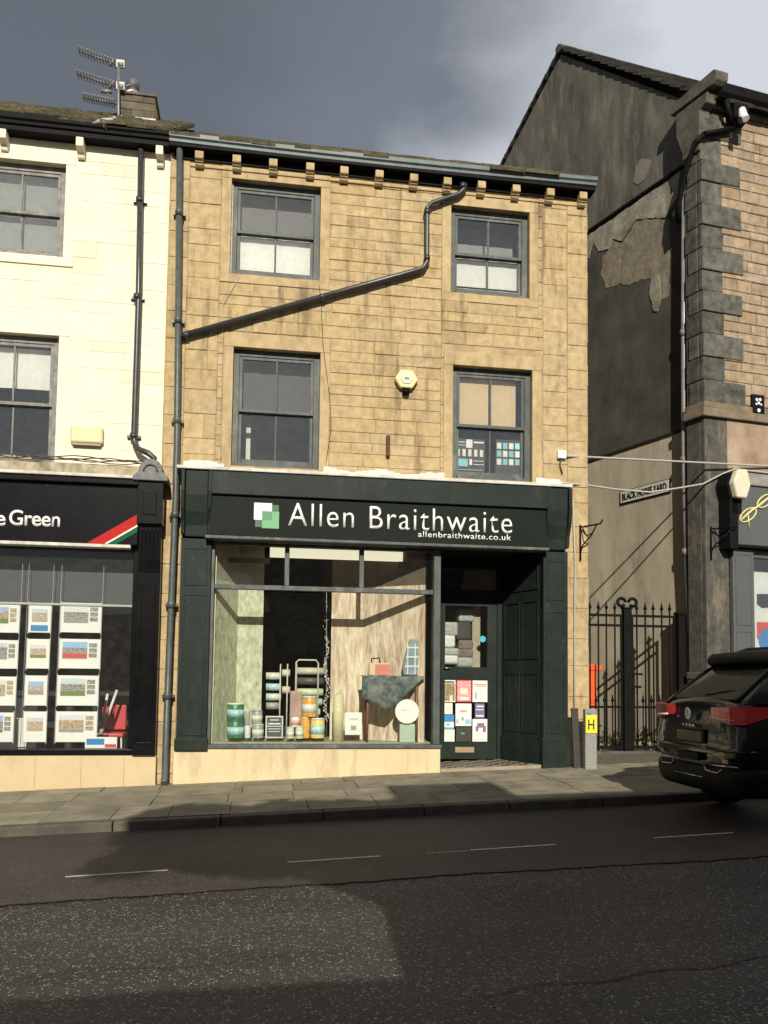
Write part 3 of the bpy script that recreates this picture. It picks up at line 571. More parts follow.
m.build('pane', GLASSS, door)
lp = rect(455, 747, 474, 752.5, YD); MB().box(lp[0], lp[1], YD-.012, YD, lp[2], lp[3]).build('letter_plate', mat('worn_brass', (.34, .24, .14), .5, metal=.3), door, bevel=.003)
m = MB(); hx, hz = W(442, 668, YD); m.tube([(hx+.03, YD-.0, hz), (hx+.03, YD-.05, hz), (hx+.13, YD-.05, hz)], .011, 8); m.build('handle', mat('steel', (.5, .48, .44), .3, metal=.9), door)
rp_ = thing('round_sticker', 'small round turquoise sticker on the upper door glass', 'sticker', (W(483, 639, YD)[0], YD+.02, W(483, 639, YD)[1])); MB().lathe([(.055, -.004), (.055, 0)], (0, 0, 0), 20, axis='y').build('disc', flat('turquoise', (.04, .42, .50)), rp_)
# right cheek of the lobby, panelled
A = Vector((dr_+.08, YD-.02)); B = Vector((pr[0]+.03, -.10)); ang = math.atan2(B.y-A.y, B.x-A.x); LN = (B-A).length
ck = thing('tmp', '', ''); bpy.data.objects.remove(ck)
Mc = Matrix.Translation((A.x, A.y, 0)) @ Matrix.Rotation(ang, 4, 'Z')
m = MB(); m.box(0, LN, 0, .05, gz(4.3, .5)-.05, 3.6, M=Mc)
m.box(-.0, LN, -.03, -.001, gz(4.3, .5)-.05, .55, M=Mc)
ch = m.build('lobby_side_panel', GREEN, SB)
m = MB()
for (xa, xb, za, zb) in ((.08, LN/2-.06, .65, 1.62), (LN/2+.0, LN-.14, .65, 1.62), (.08, LN/2-.06, 1.85, 2.8), (LN/2+.0, LN-.14, 1.85, 2.8), (.08, LN-.14, 2.98, 3.5)):
    t = .022; y_ = -.015
    for q4 in ((xa, xb, za, za+t), (xa, xb, zb-t, zb), (xa, xa+t, za+t, zb-t), (xb-t, xb, za+t, zb-t)): m.box(q4[0], q4[1], y_, -.0015, q4[2], q4[3], M=Mc)
m.build('panel_moulding', GREEN, ch)
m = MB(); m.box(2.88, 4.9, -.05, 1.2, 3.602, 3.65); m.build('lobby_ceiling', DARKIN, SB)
m = MB(); m.box(2.86, 2.90, .11, YD, .49, 3.6); m.build('lobby_left_panel', GREEN, SB)
m = MB(); m.prism([(2.87, gz(2.87)-.1), (pr[0]+.02, gz(4.5)-.1), (pr[0]+.02, gz(4.5)+.045), (2.87, gz(2.87)+.045)], -.12, 0.02); m.build('doorstep', mat('worn_step_stone', (.22, .19, .13), .8, col2=(.34, .30, .21)), SB, bevel=.01)
m = MB(); n = 10
TILE0, TILE1 = flat('buff_tile', (.30, .27, .2)), flat('black_tile', (.03, .03, .03))
for i in range(12):
    for j in range(7):
        xa = 2.88+i*.145; ya = .022+j*.14; xb = xa+.143; yb = ya+.138; f = lambda x, y: gz(x, 0)+.042
        m.quad([(xa, ya, f(xa, ya)), (xb, ya, f(xb, ya)), (xb, yb, f(xb, yb)), (xa, yb, f(xa, yb))], (i+j) % 2)
m.build('lobby_tiles', [TILE0, TILE1], SB)
# ------------------------------------------------------------------ cream building on the left
CX0 = -9.5; CX1 = X0-.003
CBg = thing('cream_painted_building', 'cream painted terrace building with black estate agency shopfront at the left edge', 'building', (-4, 0, 0)); CBg.location = (0, 0, 0)
ca = rect(-30, 160, 65, 252, 0); cb = rect(-30, 333, 57, 467, 0)
CU = [(-4.55, ca[1], ca[2]-.02, ca[3]), (-4.62, cb[1], cb[2]+.02, cb[3])]
CU += [(-7.6, -6.2, CU[0][2], CU[0][3]), (-7.6, -6.2, CU[1][2], CU[1][3])]
CU = [(h[0] if h[0] < -6 else h[1]-1.32, h[1], h[2], h[3]) for h in CU]
m = MB(); wall_holes(m, CX0, CX1, 4.2, 9.62, 0, .3, CU); wall_holes(m, CX0, CX1, -.6, 4.2, 0, .3, [(-6.0, -1.62, -.7, 4.1)])
m.quad([(CX0, .3, -.6), (CX0, 7, -.6), (CX0, 7, 9.6), (CX0, .3, 9.6)]); m.quad([(CX0, 7, -.6), (CX1, 7, -.6), (CX1, 7, 9.6), (CX0, 7, 9.6)])
m.build('wall_core', CREAMP, CBg)
m = MB(); CS = [(h[0]-.14, h[1]+.14, h[2]-.15, h[3]+.20) for h in CU]
masonry(m, CX0, CX1-.02, 4.5, 9.60, (.16, .26), (.3, .75), CS, yf=-.006, gap=.0012, tv=.012, ch=.0045, hue=.006, rough=.003)
m.build('wall', CREAM, CBg)
m = MB(); masonry(m, -1.66, CX1, -.3, 4.5, (.3, .5), (.15, .2)); m.build('pier_stone', DRESS, CBg)
cfm = mat('weathered_dark_frame_paint', (.09, .088, .082), .6, col2=(.26, .25, .23), scale=9, bump=.2, bscale=50)
sash_window(CBg, *CU[0], 0, blind=[(.05, .10, .3, .9, SHEER, .03), (.05, .95, 0, 1, flat('sky_reflection_grey', (.55, .54, .52), .8), .06)], dress=CREAM, fm=cfm, glassm=glass('bright_reflecting_glass', .30, dust=.15))  # full-height grey sheet puts the bright cloud reflection into colour
sash_window(CBg, *CU[1], 0, blind=[(.62, .93, 0, .97, SHEER, .04), (.05, .13, .1, .7, TAN, .2)], dress=CREAM, fm=cfm)
sash_window(CBg, *CU[2], 0, dress=CREAM, fm=cfm); sash_window(CBg, *CU[3], 0, dress=CREAM, fm=cfm)
gutter('gutter', CX0, CX1-.01, 9.66, CBg, BLKM, y=-.12, zs=lambda x: .0, h=.19)
MB().box(CX0, CX1-.01, -.20, .05, 9.60, 9.665).build('soffit_board', BLKM, CBg)
for px in (80.5, 160):
    X = W(px, 155, -.1)[0]; s = MB(); s.prismx([(0, 9.35), (-.06, 9.35), (-.09, 9.42), (-.20, 9.46), (-.20, 9.60), (0, 9.60)], X-.055, X+.055); s.build('corbel', CREAM, CBg, bevel=.012)
for X in (-3.9, -5.1, -6.3): s = MB(); s.prismx([(0, 9.35), (-.06, 9.35), (-.09, 9.42), (-.20, 9.46), (-.20, 9.60), (0, 9.60)], X-.055, X+.055); s.build('corbel', CREAM, CBg, bevel=.012)
m = MB(); slate_roof(m, CX0, CX1, -.19, 9.80, 4.2, 2.96, 15, 2.2, thick=.04); slate_roof(m, CX0, CX1, 8.3, 9.7, -4.2, 2.9, 10, 1); crf = m.build('roof', SLATE, CBg)
m = MB(); m.prismx([(-.1, 9.62), (8.2, 9.62), (4.05, 12.45)], CX1-.15, CX1-.02); m.build('gable_infill', MORT, CBg)
# chimney on the ridge
YC = 3.0; a = rect(119, 96, 155, 118, YC)
m = MB(); masonry(m, 0, a[1]-a[0], a[2]+.005, a[3], (.13, .17), (.22, .45), yf=0-.02, tv=.3, hue=.1)
m.box(0, a[1]-a[0], 0, .7, a[2]-.5, a[3]-.002, mi=1); m.box(-.03, a[1]-a[0]+.03, -.05, .75, a[3], a[3]+.04, mi=0)
m.box(-.02, a[1]-a[0]+.02, -.035, .70, a[2]-.30, a[2], mi=2)
chm = m.build('chimney', [SOOT, MORT, LEAD], crf); chm.location = (a[0], YC, 0)
chs = mat('brown_chimney_stone', (.075, .06, .042), .9, col2=(.16, .13, .095), scale=5, tint=True, bump=.5); chm.data.materials[0] = chs
p = W(134.5, 93, YC+.3); m = MB(); m.lathe([(.12, a[3]+.05), (.105, a[3]+.10), (.10, a[3]+.2), (.115, a[3]+.21), (.115, a[3]+.34), (.09, a[3]+.38), (.02, a[3]+.40)], (p[0]-a[0], .12, 0), 16); m.build('chimney_pot', mat('pot', (.10, .10, .10), .6), crf).location = (a[0], YC, 0)
m = MB(); m.lathe([(.125, a[3]+.048), (.125, a[3]+.12)], (p[0]-a[0], .12, 0), 16); m.build('pot_base', WHITE, crf).location = (a[0], YC, 0)
# TV aerial
ANT = mat('dull_aluminium', (.20, .195, .18), .5, metal=.4); YA = YC-.1
qa = lambda px, py, Y=YA: Vector((W(px, py, Y)[0], Y, W(px, py, Y)[1]))
base = qa(119, 128); ae = thing('television_aerial', 'tall mast with three comb-like television aerials beside the stone chimney', 'aerial', base)
def loc(v): return v-base
MB().tube([loc(qa(119, 128)), loc(qa(118.5, 112)), loc(qa(118.5, 63))], .028, 8).build('mast', ANT, ae)
MB().tube([loc(qa(115, 127)), loc(qa(119.5, 108)), loc(qa(123, 112))], .016, 6).build('mast_bracket', ANT, ae)
for (p0, p1, hd) in (((78.5, 50.5), (118, 65), 1), ((77, 74), (118, 87), 1), ((83, 97), (117, 104), 0)):
    A_, B_ = loc(qa(*p0)), loc(qa(*p1)); m = MB(); m.tube([A_, B_], .016, 6)
    for i in range(13):
        c = A_.lerp(B_, (i+.3)/13.5); m.tube([c+Vector((0, -.11, .015)), c+Vector((.0, .11, -.015))], .010, 5); m.tube([c+Vector((0, 0, -.035)), c+Vector((0, 0, .035))], .009, 5)
    if hd:
        e = A_.lerp(B_, .86); m.tube([e+Vector((-.05, 0, -.06)), e+Vector((.02, 0, .07))], .03, 6); m.tube([B_+Vector((.02, 0, -.0)), B_+Vector((.10, 0, -.0))], .05, 8)
        m.box(B_.x-.03, B_.x+.12, B_.y-.02, B_.y+.02, B_.z-.05, B_.z+.10)
    m.build('aerial_boom', ANT, ae)
m = MB(); m.tube([loc(qa(118, 88)), loc(qa(137, 83))], .012, 6); m.tube([loc(qa(94, 82)), loc(qa(117, 102))], .008, 5); m.tube([loc(qa(101, 91)), loc(qa(112, 92))], .035, 6); m.build('cross_arm', ANT, ae)
dish = thing('white_bird', 'small grey and white bird perched on the black gutter below the chimney', 'bird')
Yb = -.25; bw = W(104, 126, Yb); m = MB(); m.tube([(-.16, 0, .0), (-.08, 0, .035), (.0, 0, .05), (.09, 0, .07), (.13, 0, .11)], [.015, .035, .05, .045, .025], 10); m.tube([(.13, 0, .11), (.155, 0, .125), (.18, 0, .12)], [.03, .03, .008], 8)
m.build('body', flat('gull_grey', (.35, .35, .34)), dish); MB().tube([(.0, -.01, .01), (.0, -.01, -.06)], .006, 5).tube([(.03, .01, .01), (.03, .01, -.06)], .006, 5).build('leg', flat('bird_leg', (.3, .15, .08)), dish); dish.location = (bw[0], Yb, bw[1]+.02)
# cream building downpipe
YP = -.09; m = MB(); qq = lambda px, py, Y=YP: (W(px, py, Y)[0], Y, W(px, py, Y)[1])
PP = [qq(141, 150), qq(138.5, 300), qq(134, 435), qq(134.5, 442), qq(138, 449, -.14), qq(148, 453, -.2), qq(154, 458, -.2), qq(154.5, 470, -.2)]
m.tube(PP, .045, 12); m.build('downpipe', PIPED, CBg)
for py in (200, 297, 436): P = qq(141-(py-150)*.026, py); m = MB(); m.lathe([(.058, -.04), (.058, .04)], P, 12); m.box(P[0]-.1, P[0]+.1, YP+.03, 0, P[2]-.02, P[2]+.02); m.build('pipe_collar', PIPED, CBg)
# agency shopfront
AF = -.26; m = MB(); fz0, fz1 = W(100, 543.5, -.26)[1]-.005, 4.28
m.box(-6.2, W(138, 520, AF)[0], AF, -.05, fz0, fz1); af = m.build('fascia_board', BLK, CBg, bevel=.006)
MB().box(-6.2, W(139, 520, AF)[0], AF-.07, -.05, fz1+.003, fz1+.10).build('fascia_cornice', BLK, CBg, bevel=.02)
MB().box(-6.2, -1.66, AF-.09, -.0, fz1+.103, fz1+.15).build('flashing', LEAD, CBg, bevel=.01)
m = MB(); m.box(-6.2, -1.72, -.20, .0, fz1+.152, fz1+.33); m.build('weathered_ledge', mat('stained_ledge', (.26, .22, .14), .9, col2=(.5, .45, .32), scale=6, dirt=.8, dcol=(.08, .07, .04)), CBg, bevel=.02)
m = MB()
for k in range(4):
    pts = [(-4.2+i*.25, -.22-.01*k, fz1+.36+.012*k+.03*math.sin(i*1.3+k*2)) for i in range(11)]; m.tube(pts, .009, 5)
m.build('wall_cable', CABD, CBg)
MB().box(-6.2, -1.85, AF-.02, -.05, fz0-.05, fz0-.003).build('fascia_moulding', LEAD, CBg, bevel=.006)
xa, za = W(9, 525, AF); xb, zb = W(60, 525.5, AF)
text('lettering', 'Green', SW, xa, xb, (za+zb)/2-.008, .22, AF-.008, af, bold=.014, spacing=.95)
xa2 = W(-5, 525, AF)[0]; xb2 = W(5.5, 525, AF)[0]; text('lettering', 'e', SW, xa2, xb2, za-.01, .22, AF-.008, af, bold=.014)
v = lambda px, py: W(px, py, AF)
x1 = W(137.5, 530, AF)[0]
SR, SWh, SGn = flat('stripe_red', (.42, .018, .016), .6, spec=.12), flat('stripe_cream', (.75, .72, .62)), flat('stripe_green', (.006, .09, .04), .6, spec=.12)
zb0 = v(100, 543.5)[1]; k0 = v(87, 544)[0]; k1 = v(104.5, 544)[0]; k2 = v(107.5, 544)[0]; k3 = v(116.5, 544)[0]; zt0 = v(137, 514)[1]; sl = (zt0-zb0)/(x1-k0)
m = MB(); P = lambda a, b: [(a, zb0), (b, zb0), (x1, zb0+sl*(x1-b)), (x1, zb0+sl*(x1-a))]
m.prism(P(k0, k1), AF-.007, AF-.001, 0); m.prism(P(k1, k2), AF-.007, AF-.001, 1); m.prism(P(k2, k3), AF-.007, AF-.001, 2); m.build('stripe_emblem', [SR, SWh, SGn], af)
# agency pilaster with domed cap
pq = rect(135, 560, 158, 745, -.2)
pil = pilaster(pq[0], pq[1], .33, 3.02, -.2, [(.5, 2.85)], CBg, BLK, base=0)
m = MB(); m.prismx([(-.01, 3.02), (-.20, 3.02), (-.22, 3.2), (-.25, 3.7), (-.27, 3.72), (-.01, 3.72)], pq[0]+.0, pq[1]); 
for i in range(5): xx = pq[0]+.05+i*(pq[1]-pq[0]-.1)/4; m.prismx([(-.2, 3.06), (-.225, 3.1), (-.265, 3.66), (-.2, 3.68)], xx-.016, xx+.016)
m.build('fluted_console', BLK, pil, bevel=.01)
m = MB(); m.box(pq[0]-.02, pq[1]+.02, -.32, -.01, 3.725, 4.36); m.box(pq[0]+.07, pq[1]-.07, -.335, -.32, 3.86, 4.22); m.build('console_block', BLK, pil, bevel=.02)
m = MB(); mx_ = (pq[0]+pq[1])/2; hw = (pq[1]-pq[0])/2
m.prism([(mx_-hw-.09, 4.36), (mx_+hw+.09, 4.36), (mx_+hw+.09, 4.42), (mx_+.17, 4.50)]+[(mx_+.17*math.cos(t), 4.52+.17*math.sin(t)) for t in [i*math.pi/8 for i in range(0, 9)]]+[(mx_-.17, 4.50), (mx_-hw-.09, 4.42)], -.37, -.02); m.build('domed_cap', mat('worn_grey_black_paint', (.05, .05, .05), .5, col2=(.14, .14, .135), scale=12), pil, bevel=.012)
m = MB(); m.tube([(mx_+.10*math.cos(t), -.385, 4.50+.10*math.sin(t)) for t in [i*math.pi/10 for i in range(11)]], .012, 6); m.build('cap_arch', MC['worn_grey_black_paint'], pil)
# agency window
ag = rect(-40, 550, 131, 748, -.03); m = MB(); AX1 = W(131.5, 650, -.03)[0]
m.box(-6.0, pq[0]+.0, -.16, .1, .33, .42); m.box(AX1, pq[0], -.12, .06, .422, 3.44); m.box(-6.0, AX1, -.1, .06, 3.36, 3.44)
aw = m.build('shop_window', BLK, CBg, bevel=.01)
m = MB(); m.quad([(-6, -.03, .42), (AX1, -.03, .42), (AX1, -.03, 3.41), (-6, -.03, 3.41)]); m.build('pane', glass('agency_glass', .03, tintc=(.9, .92, .92), dust=.05), aw)
m = MB(); P = [(-6.1, gz(-6.1)-.2), (pq[1]+.01, gz(-1.5)-.1), (pq[1]+.01, .327), (-6.1, .327)]; m.prism(P, -.15, .2); m.build('stall_riser', mat('buff_tile_plinth', (.48, .38, .22), .7, col2=(.56, .45, .27), scale=2, dirt=.35, dcol=(.3, .23, .13)), CBg, bevel=.006)
m = MB()
for px in (35, 81, 124): X = W(px, 765, -.155)[0]; m.box(X-.004, X+.004, -.153, -.149, -.15, .32)
m.build('plinth_joint', MORT, CBg)
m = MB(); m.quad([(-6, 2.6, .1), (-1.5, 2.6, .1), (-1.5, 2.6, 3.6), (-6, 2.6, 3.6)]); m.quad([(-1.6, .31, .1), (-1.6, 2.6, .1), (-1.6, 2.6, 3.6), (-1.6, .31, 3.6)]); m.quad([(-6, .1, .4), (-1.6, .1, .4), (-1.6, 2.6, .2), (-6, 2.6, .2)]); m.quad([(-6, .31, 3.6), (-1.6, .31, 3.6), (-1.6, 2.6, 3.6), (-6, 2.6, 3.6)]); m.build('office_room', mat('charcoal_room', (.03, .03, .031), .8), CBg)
zbl = W(60, 604, .12)[1]
m = MB(); m.box(-6, AX1+.05, .26, .27, zbl+.02, 3.45); m.build('grey_blind', mat('charcoal_blind', (.075, .08, .08), .8, var=.05), CBg)
m = MB(); m.box(-6, AX1+.0, .10, .12, zbl-.02, zbl+.01); m.build('display_rail', flat('steel_rail', (.45, .45, .43)), CBg)
# property cards on wires
rows = [(603, 632.5), (639, 668.5), (675.5, 705.5), (711.5, 742)]
cols = [((-14, 19), (-15, 17.5), (-17, 15.5), (-19, 13)), ((29, 50.5), (27, 49), (25, 46.5), (23.5, 46)), ((61, 101), (59.5, 100), (57.5, 98), (56, 96.5))]
PIC = [mat('photo_print_street', (.22, .15, .08), .5, col2=(.62, .50, .34), scale=28, detail=2), mat('photo_print_terrace', (.28, .16, .10), .5, col2=(.62, .58, .45), scale=34, detail=2, dirt=.7, dcol=(.12, .16, .08)), mat('photo_print_cottage', (.07, .07, .07), .5, col2=(.5, .47, .40), scale=40, detail=2), mat('photo_print_brick', (.32, .16, .10), .5, col2=(.66, .56, .42), scale=40, detail=2)]
CARD = mat('white_card', (.80, .80, .74), .5, var=.03)  # plain white card stock
SKYP = [flat('print_sky', (.30, .48, .70)), flat('print_pale_sky', (.55, .62, .68)), flat('print_white_sky', (.66, .68, .70))]; GNDP = [flat('print_grass', (.14, .22, .06)), flat('print_road', (.30, .29, .27)), flat('print_path', (.42, .36, .26))]
where = ['in left window column', 'in middle window column', 'in right window column']
rname = ['top', 'second', 'third', 'bottom']
blue, redc, pink, tealb = flat('print_blue', (.03, .22, .50)), flat('print_red', (.60, .06, .06)), flat('print_pink', (.68, .18, .25)), flat('print_teal', (.05, .40, .42))
lookn = {(0, 0): 'landscape card with a terrace photo', (1, 0): 'portrait card with blue band at its foot', (2, 0): 'landscape card with a wide street photo', (0, 1): 'card with bright blue-sky photo', (1, 1): 'portrait card with small pale photo', (2, 1): 'card with dark photo and red band', (0, 2): 'card with brown stone house photo', (1, 2): 'portrait card with grey house photo', (2, 2): 'card with tan terrace photo', (0, 3): 'card with three small side photos', (1, 3): 'portrait card with tan photo under sky', (2, 3): 'card with a road and cottages photo'}
for c in range(3):
    for r in range(4):
        x0p, x1p = cols[c][r]; a = rect(x0p, rows[r][0]+(0 if c else 1), x1p, rows[r][1], .12)
        w, h = a[1]-a[0], a[3]-a[2]
        t = thing('property_card', 'white '+lookn[(c, r)]+', '+rname[r]+' '+where[c], 'card', (a[0], .12, a[2]), group='property cards hanging in the agency window')
        m = MB(); m.box(0, w, 0, .006, 0, h); m.build('sheet', CARD, t)
        b = MB(); pm = PIC[(c+r*2) % 4] if (c, r) != (2, 1) else PIC[2]
        u0, u1, v0, v1 = (.14, .86, .36, .80) if c == 1 else (.07, .68, .32, .90)
        vs = v0+(v1-v0)*R.uniform(.60, .75); vg = v0+(v1-v0)*R.uniform(.15, .3)
        b.box(w*u0, w*u1, -.003, 0, h*vg, h*vs)
        sk = MB(); sk.box(w*u0, w*u1, -.003, 0, h*vs, h*v1); sk.build('sky_print', SKYP[(c+r) % 3], t); gd = MB(); gd.box(w*u0, w*u1, -.003, 0, h*v0, h*vg); gd.build('ground_print', GNDP[(c*2+r) % 3], t)
        if c != 1:
            for k in range(3): b.box(w*.72, w*.92, -.003, 0, h*(.38+.17*k), h*(.52+.17*k))
        b.build('photograph', pm, t)
        if (c, r) == (1, 0): MB().box(w*.1, w*.9, -.004, 0, h*.05, h*.25).build('band', blue, t)
        if (c, r) == (2, 1): MB().box(w*.07, w*.68, -.006, -.0035, h*.36, h*.5).build('band', redc, t)
        f = MB()
        for xx in (-.012, w): f.box(xx, xx+.012, -.002, .008, -.02, h+.02)
        f.build('acrylic_edge', flat('clear_edge', (.5, .52, .5)), t)
m = MB()
for px in (20.5, 27, 52, 60, 102):
    X, _ = W(px-1, 600, .13); m.tube([(X, .13, .45), (X+.03, .13, 3.45)], .004, 5)
m.build('hanging_wire', flat('steel_wire', (.4, .4, .38)), CBg)
a = rect(85, 737, 117, 748, .02); t = thing('membership_plaque', 'small blue, white and red plaque at the foot of the agency window', 'plaque', (a[0], .02, a[2])); w, h = a[1]-a[0], a[3]-a[2]
MB().box(0, w, 0, .01, 0, h).build('plate', CARD, t); MB().box(.02, w*.6, -.004, 0, h*.3, h*.85).build('blue_mark', blue, t); MB().box(w*.62, w-.01, -.004, 0, .01, h*.35).build('red_mark', redc, t)
a = rect(16, 718, 27, 747, .3); o = box('white_post', a[0], a[1], .3, .36, a[2], a[3], flat('white_board', (.7, .69, .62)), None); prop(o, 'short white upright board behind the lowest cards in the agency window', 'board')
# chair inside
t = thing('office_chair', 'red seated chair with pale legs seen in the agency window corner', 'chair', (W(112, 745, 1.0)[0], 1.0, .12))
MB().box(-.22, .2, -.2, .2, .40, .47).build('seat', redc, t, bevel=.03); MB().box(-.2, .18, .16, .2, .5, .9).build('backrest', redc, t, bevel=.03)
for sx, sy in ((-.2, -.18), (.18, -.18), (-.2, .18), (.18, .18)): MB().tube([(sx, sy, 0), (sx*.9, sy*.9, .42)], .014, 6).build('leg', WHITE, t)
m = MB(); m.tube([(W(100, 735, .8)[0], .8, W(100, 735, .8)[1]), (W(108, 692, .8)[0], .8, W(108, 692, .8)[1])], .022, 6); m.tube([(W(101, 735, .8)[0], .8, W(101, 735, .8)[1]), (W(117, 690, .8)[0], .8, W(117, 690, .8)[1])], .022, 6); o = m.build('floor_lamp_legs', WHITE)
prop(o, 'pair of slim pale slanting tripod legs behind the agency glass', 'tripod')
# ------------------------------------------------------------------ gabled building on the right (rotated 18.8 degrees)
RA = rad(18.8); GC = (7.83, .73, 0)
GB = thing('gabled_gritstone_building', 'tall gabled building with sooty quoins, grey shopfront and dark rendered side wall', 'building', GC, RA)
GX = .21
K = math.tan(rad(10.3))
def to_local(px, py, yl=-.17):
    r = ray(px, py); ca, sa = math.cos(RA), math.sin(RA)
    ox, oy = -GC[0], -D-GC[1]; lx, ly = ox*ca+oy*sa, -ox*sa+oy*ca; dx, dy = r[0]*ca+r[1]*sa, -r[0]*sa+r[1]*ca
    t = (yl-K*lx-ly)/(dy+K*dx); return lx+dx*t, EYE+r[2]*t
UQN = to_local(723, 250, 0)[0]; UQW = to_local(741.5, 250, 0)[0]; UP0 = to_local(733.5, 600, -.08)[0]; UP1 = to_local(754.5, 600, -.08)[0]; UF = to_local(734, 520, -.16)[0]; UB = to_local(727.5, 520, -.2)[0]; print('front u', UQN, UQW, UP0, UP1, UF, UB)
def gwall(name, pts, m, parent, x0=GX, t=.4):      # polygon in local yz
    b = MB(); b.prismx(pts, x0, x0+t); return b.build(name, m, parent)
EZ = 12.24; RZg = 15.98; RYg = 4.19; RRY = 7.3; REZ = 14.05
gwall('side_wall', [(.40, 11.27), (7.3, 11.27), (7.3, REZ), (RYg, RZg), (.40, EZ+.15)], RENDD, GB)
RENDK = mat('blackened_render', (.034, .032, .025), .93, col2=(.085, .080, .064), scale=1.6, bump=.5, bscale=30, dirt=.5, dcol=(.10, .095, .07), detail=11, streak=.35, scol=(.12, .11, .085), smap=(3, 3, .5))
gwall('middle_side_wall', [(.40, 6.20), (7.3, 6.20), (7.3, 11.267), (.40, 11.267)], RENDK, GB, x0=GX-.012)
gwall('lower_side_wall', [(.40, -.6), (7.3, -.6), (7.3, 6.197), (.40, 6.197)], RENDL, GB, x0=GX-.03)
b = MB(); b.prismx([(.4, 11.25), (7.3, 11.25), (7.3, 11.31), (.4, 11.31)], GX-.05, GX); b.build('old_roof_flashing', BLKM, GB)
b = MB(); b.prismx([(.4, 6.17), (7.3, 6.17), (7.3, 6.22), (.4, 6.22)], GX-.05, GX); b.build('render_stop_bead', MC['black_tar'] if 'black_tar' in MC else BLKM, GB)
# a pale repair patch on the dark gable
# pier (front end of the gable) + front wall
b = MB(); b.box(0.02, GX+.4, .02, .40, -.6, EZ-.15); b.build('corner_pier', SOOT, GB)
z = -.4; k = 0
b2 = MB(); 
while z < 12.0:
    h = R.uniform(.38, .44); h = min(h, 12.15-z); v = R.uniform(.7, 1.3); wide = k % 2
    if z > 6.45:
        q = MB(); c = .012; xw = (UQW if wide else UQN)+R.uniform(-.025, .025); yw_ = .40 if not wide else .34
        q.box(0, xw, -.025 if wide else 0, .10, z+.004, z+h-.004, tint=(v, v, v)); q.box(0, .10, .10, yw_, z+.004, z+h-.004, tint=(v, v, v)); q.build('quoin', SOOT, GB, bevel=.02 if z > 6.45 else .006)
    z += h; k += 1
    if z < 6.1 and z+.42 > 6.1: z = 6.50
PIERM = mat('flaking_dark_pier', (.04, .038, .032), .9, col2=(.10, .095, .08), scale=6, bump=.7, bscale=30, dirt=.9, dcol=(.26, .22, .15))
b = MB(); b.box(0, UP0-.02, -.005, .09, -.4, 6.23); b.box(-.005, .09, .09, .40, -.4, 6.23); b.build('lower_pier', PIERM, GB, bevel=.01)
b = MB(); b.box(-.05, UP0-.02, -.05, .42, 1.55, 1.68); b.box(-.03, UP0-.02, -.03, .41, .2, 1.55); b.build('pier_base', SOOT, GB, bevel=.02)
b = MB(); wall_holes(b, UQN-.03, 7.5, 6.3, 12.1, .02, .4, [(2.6, 3.8, 9.2, 11), (2.6, 3.8, 6.7, 8.4), (5.4, 6.6, 9.2, 11)]); wall_holes(b, UP0-.03, 7.5, -.6, 6.3, .02, .4, [(UP1-.05, 7.2, -.7, 3.9)]); b.build('wall_core', MORT, GB)
b = MB(); masonry(b, UQN-.02, 7.5, 6.55, 12.05, (.14, .24), (.3, .75), [(2.45, 3.95, 9.0, 11.2), (2.45, 3.95, 6.55, 8.6), (5.25, 6.75, 9, 11.2)], yf=.0, tv=.13, hue=.07, rough=.008, ch=.014); b.build('wall', RED, GB)
for h in ((2.6, 3.8, 9.2, 11), (2.6, 3.8, 6.7, 8.4), (5.4, 6.6, 9.2, 11)): sash_window(GB, *h, .02, dress=SOOT, sill=True)
b = MB(); b.box(-.07, 7.5, -.08, .42, 6.24, 6.40); b.box(-.03, 7.5, -.045, .42, 6.40, 6.52); b.build('string_course', mat('brown_weathered_stone', (.12, .09, .06), .9, col2=(.24, .19, .13), scale=4, bump=.4), GB, bevel=.02)
b = MB(); b.box(UQN+.02, 7.5, -.01, .02, 5.3, 6.23); b.build('stucco_band', mat('stained_stucco', (.22, .155, .10), .9, col2=(.42, .32, .23), scale=2.2, dirt=.6, dcol=(.14, .10, .07)), GB)
b = MB(); b.box(UF-.02, 7.5, -.20, .02, 5.02, 5.28); b.build('shop_cornice', mat('grey_stone_cornice', (.18, .17, .15), .8, col2=(.32, .30, .27)), GB, bevel=.03)
GREY = mat('mid_grey_shop_paint', (.085, .09, .09), .5, var=.08, scale=3); 
b = MB(); b.box(UF, 7.4, -.16, .0, 3.95, 5.01); gfas = b.build('fascia_board', GREY, GB, bevel=.01)
b = MB(); b.box(UB, UF-.003, -.26, .0, 3.85, 5.01); b.build('fascia_end_bracket', BLKM, GB, bevel=.015)
b = MB(); b.box(UF, 7.4, -.19, .0, 3.90, 3.947); b.build('fascia_moulding', BLKM, GB)
gp = pilaster(UP0, UP1, 0, 3.89, -.08, [(.9, 2.42), (2.52, 3.8)], GB, GREY, base=.3)
# yellow spectacles mark
YEL = flat('pale_yellow_line', (.62, .60, .25)); 
def curve_px(P, r, name, yl=-.172):
    mm = MB(); mm.tube([(to_local(x, y, yl)[0], yl, to_local(x, y, yl)[1]) for x, y in P], r, 6); return mm.build(name, YEL, gfas)
ell = lambda cx, cy, a, b, th: [(cx+a*math.cos(t)*math.cos(th)-b*math.sin(t)*math.sin(th), cy+a*math.cos(t)*math.sin(th)+b*math.sin(t)*math.cos(th)) for t in [i*2*math.pi/20 for i in range(21)]]
curve_px(ell(748, 515, 9.5, 5.2, rad(-38)), .014, 'spectacles_lens'); curve_px(ell(765, 501, 9, 5, rad(-36)), .014, 'spectacles_lens'); curve_px([(741, 520), (752, 510), (757, 507), (772, 495)], .022, 'spectacles_bridge'); curve_px([(748, 513), (749, 528)], .012, 'spectacles_arm')
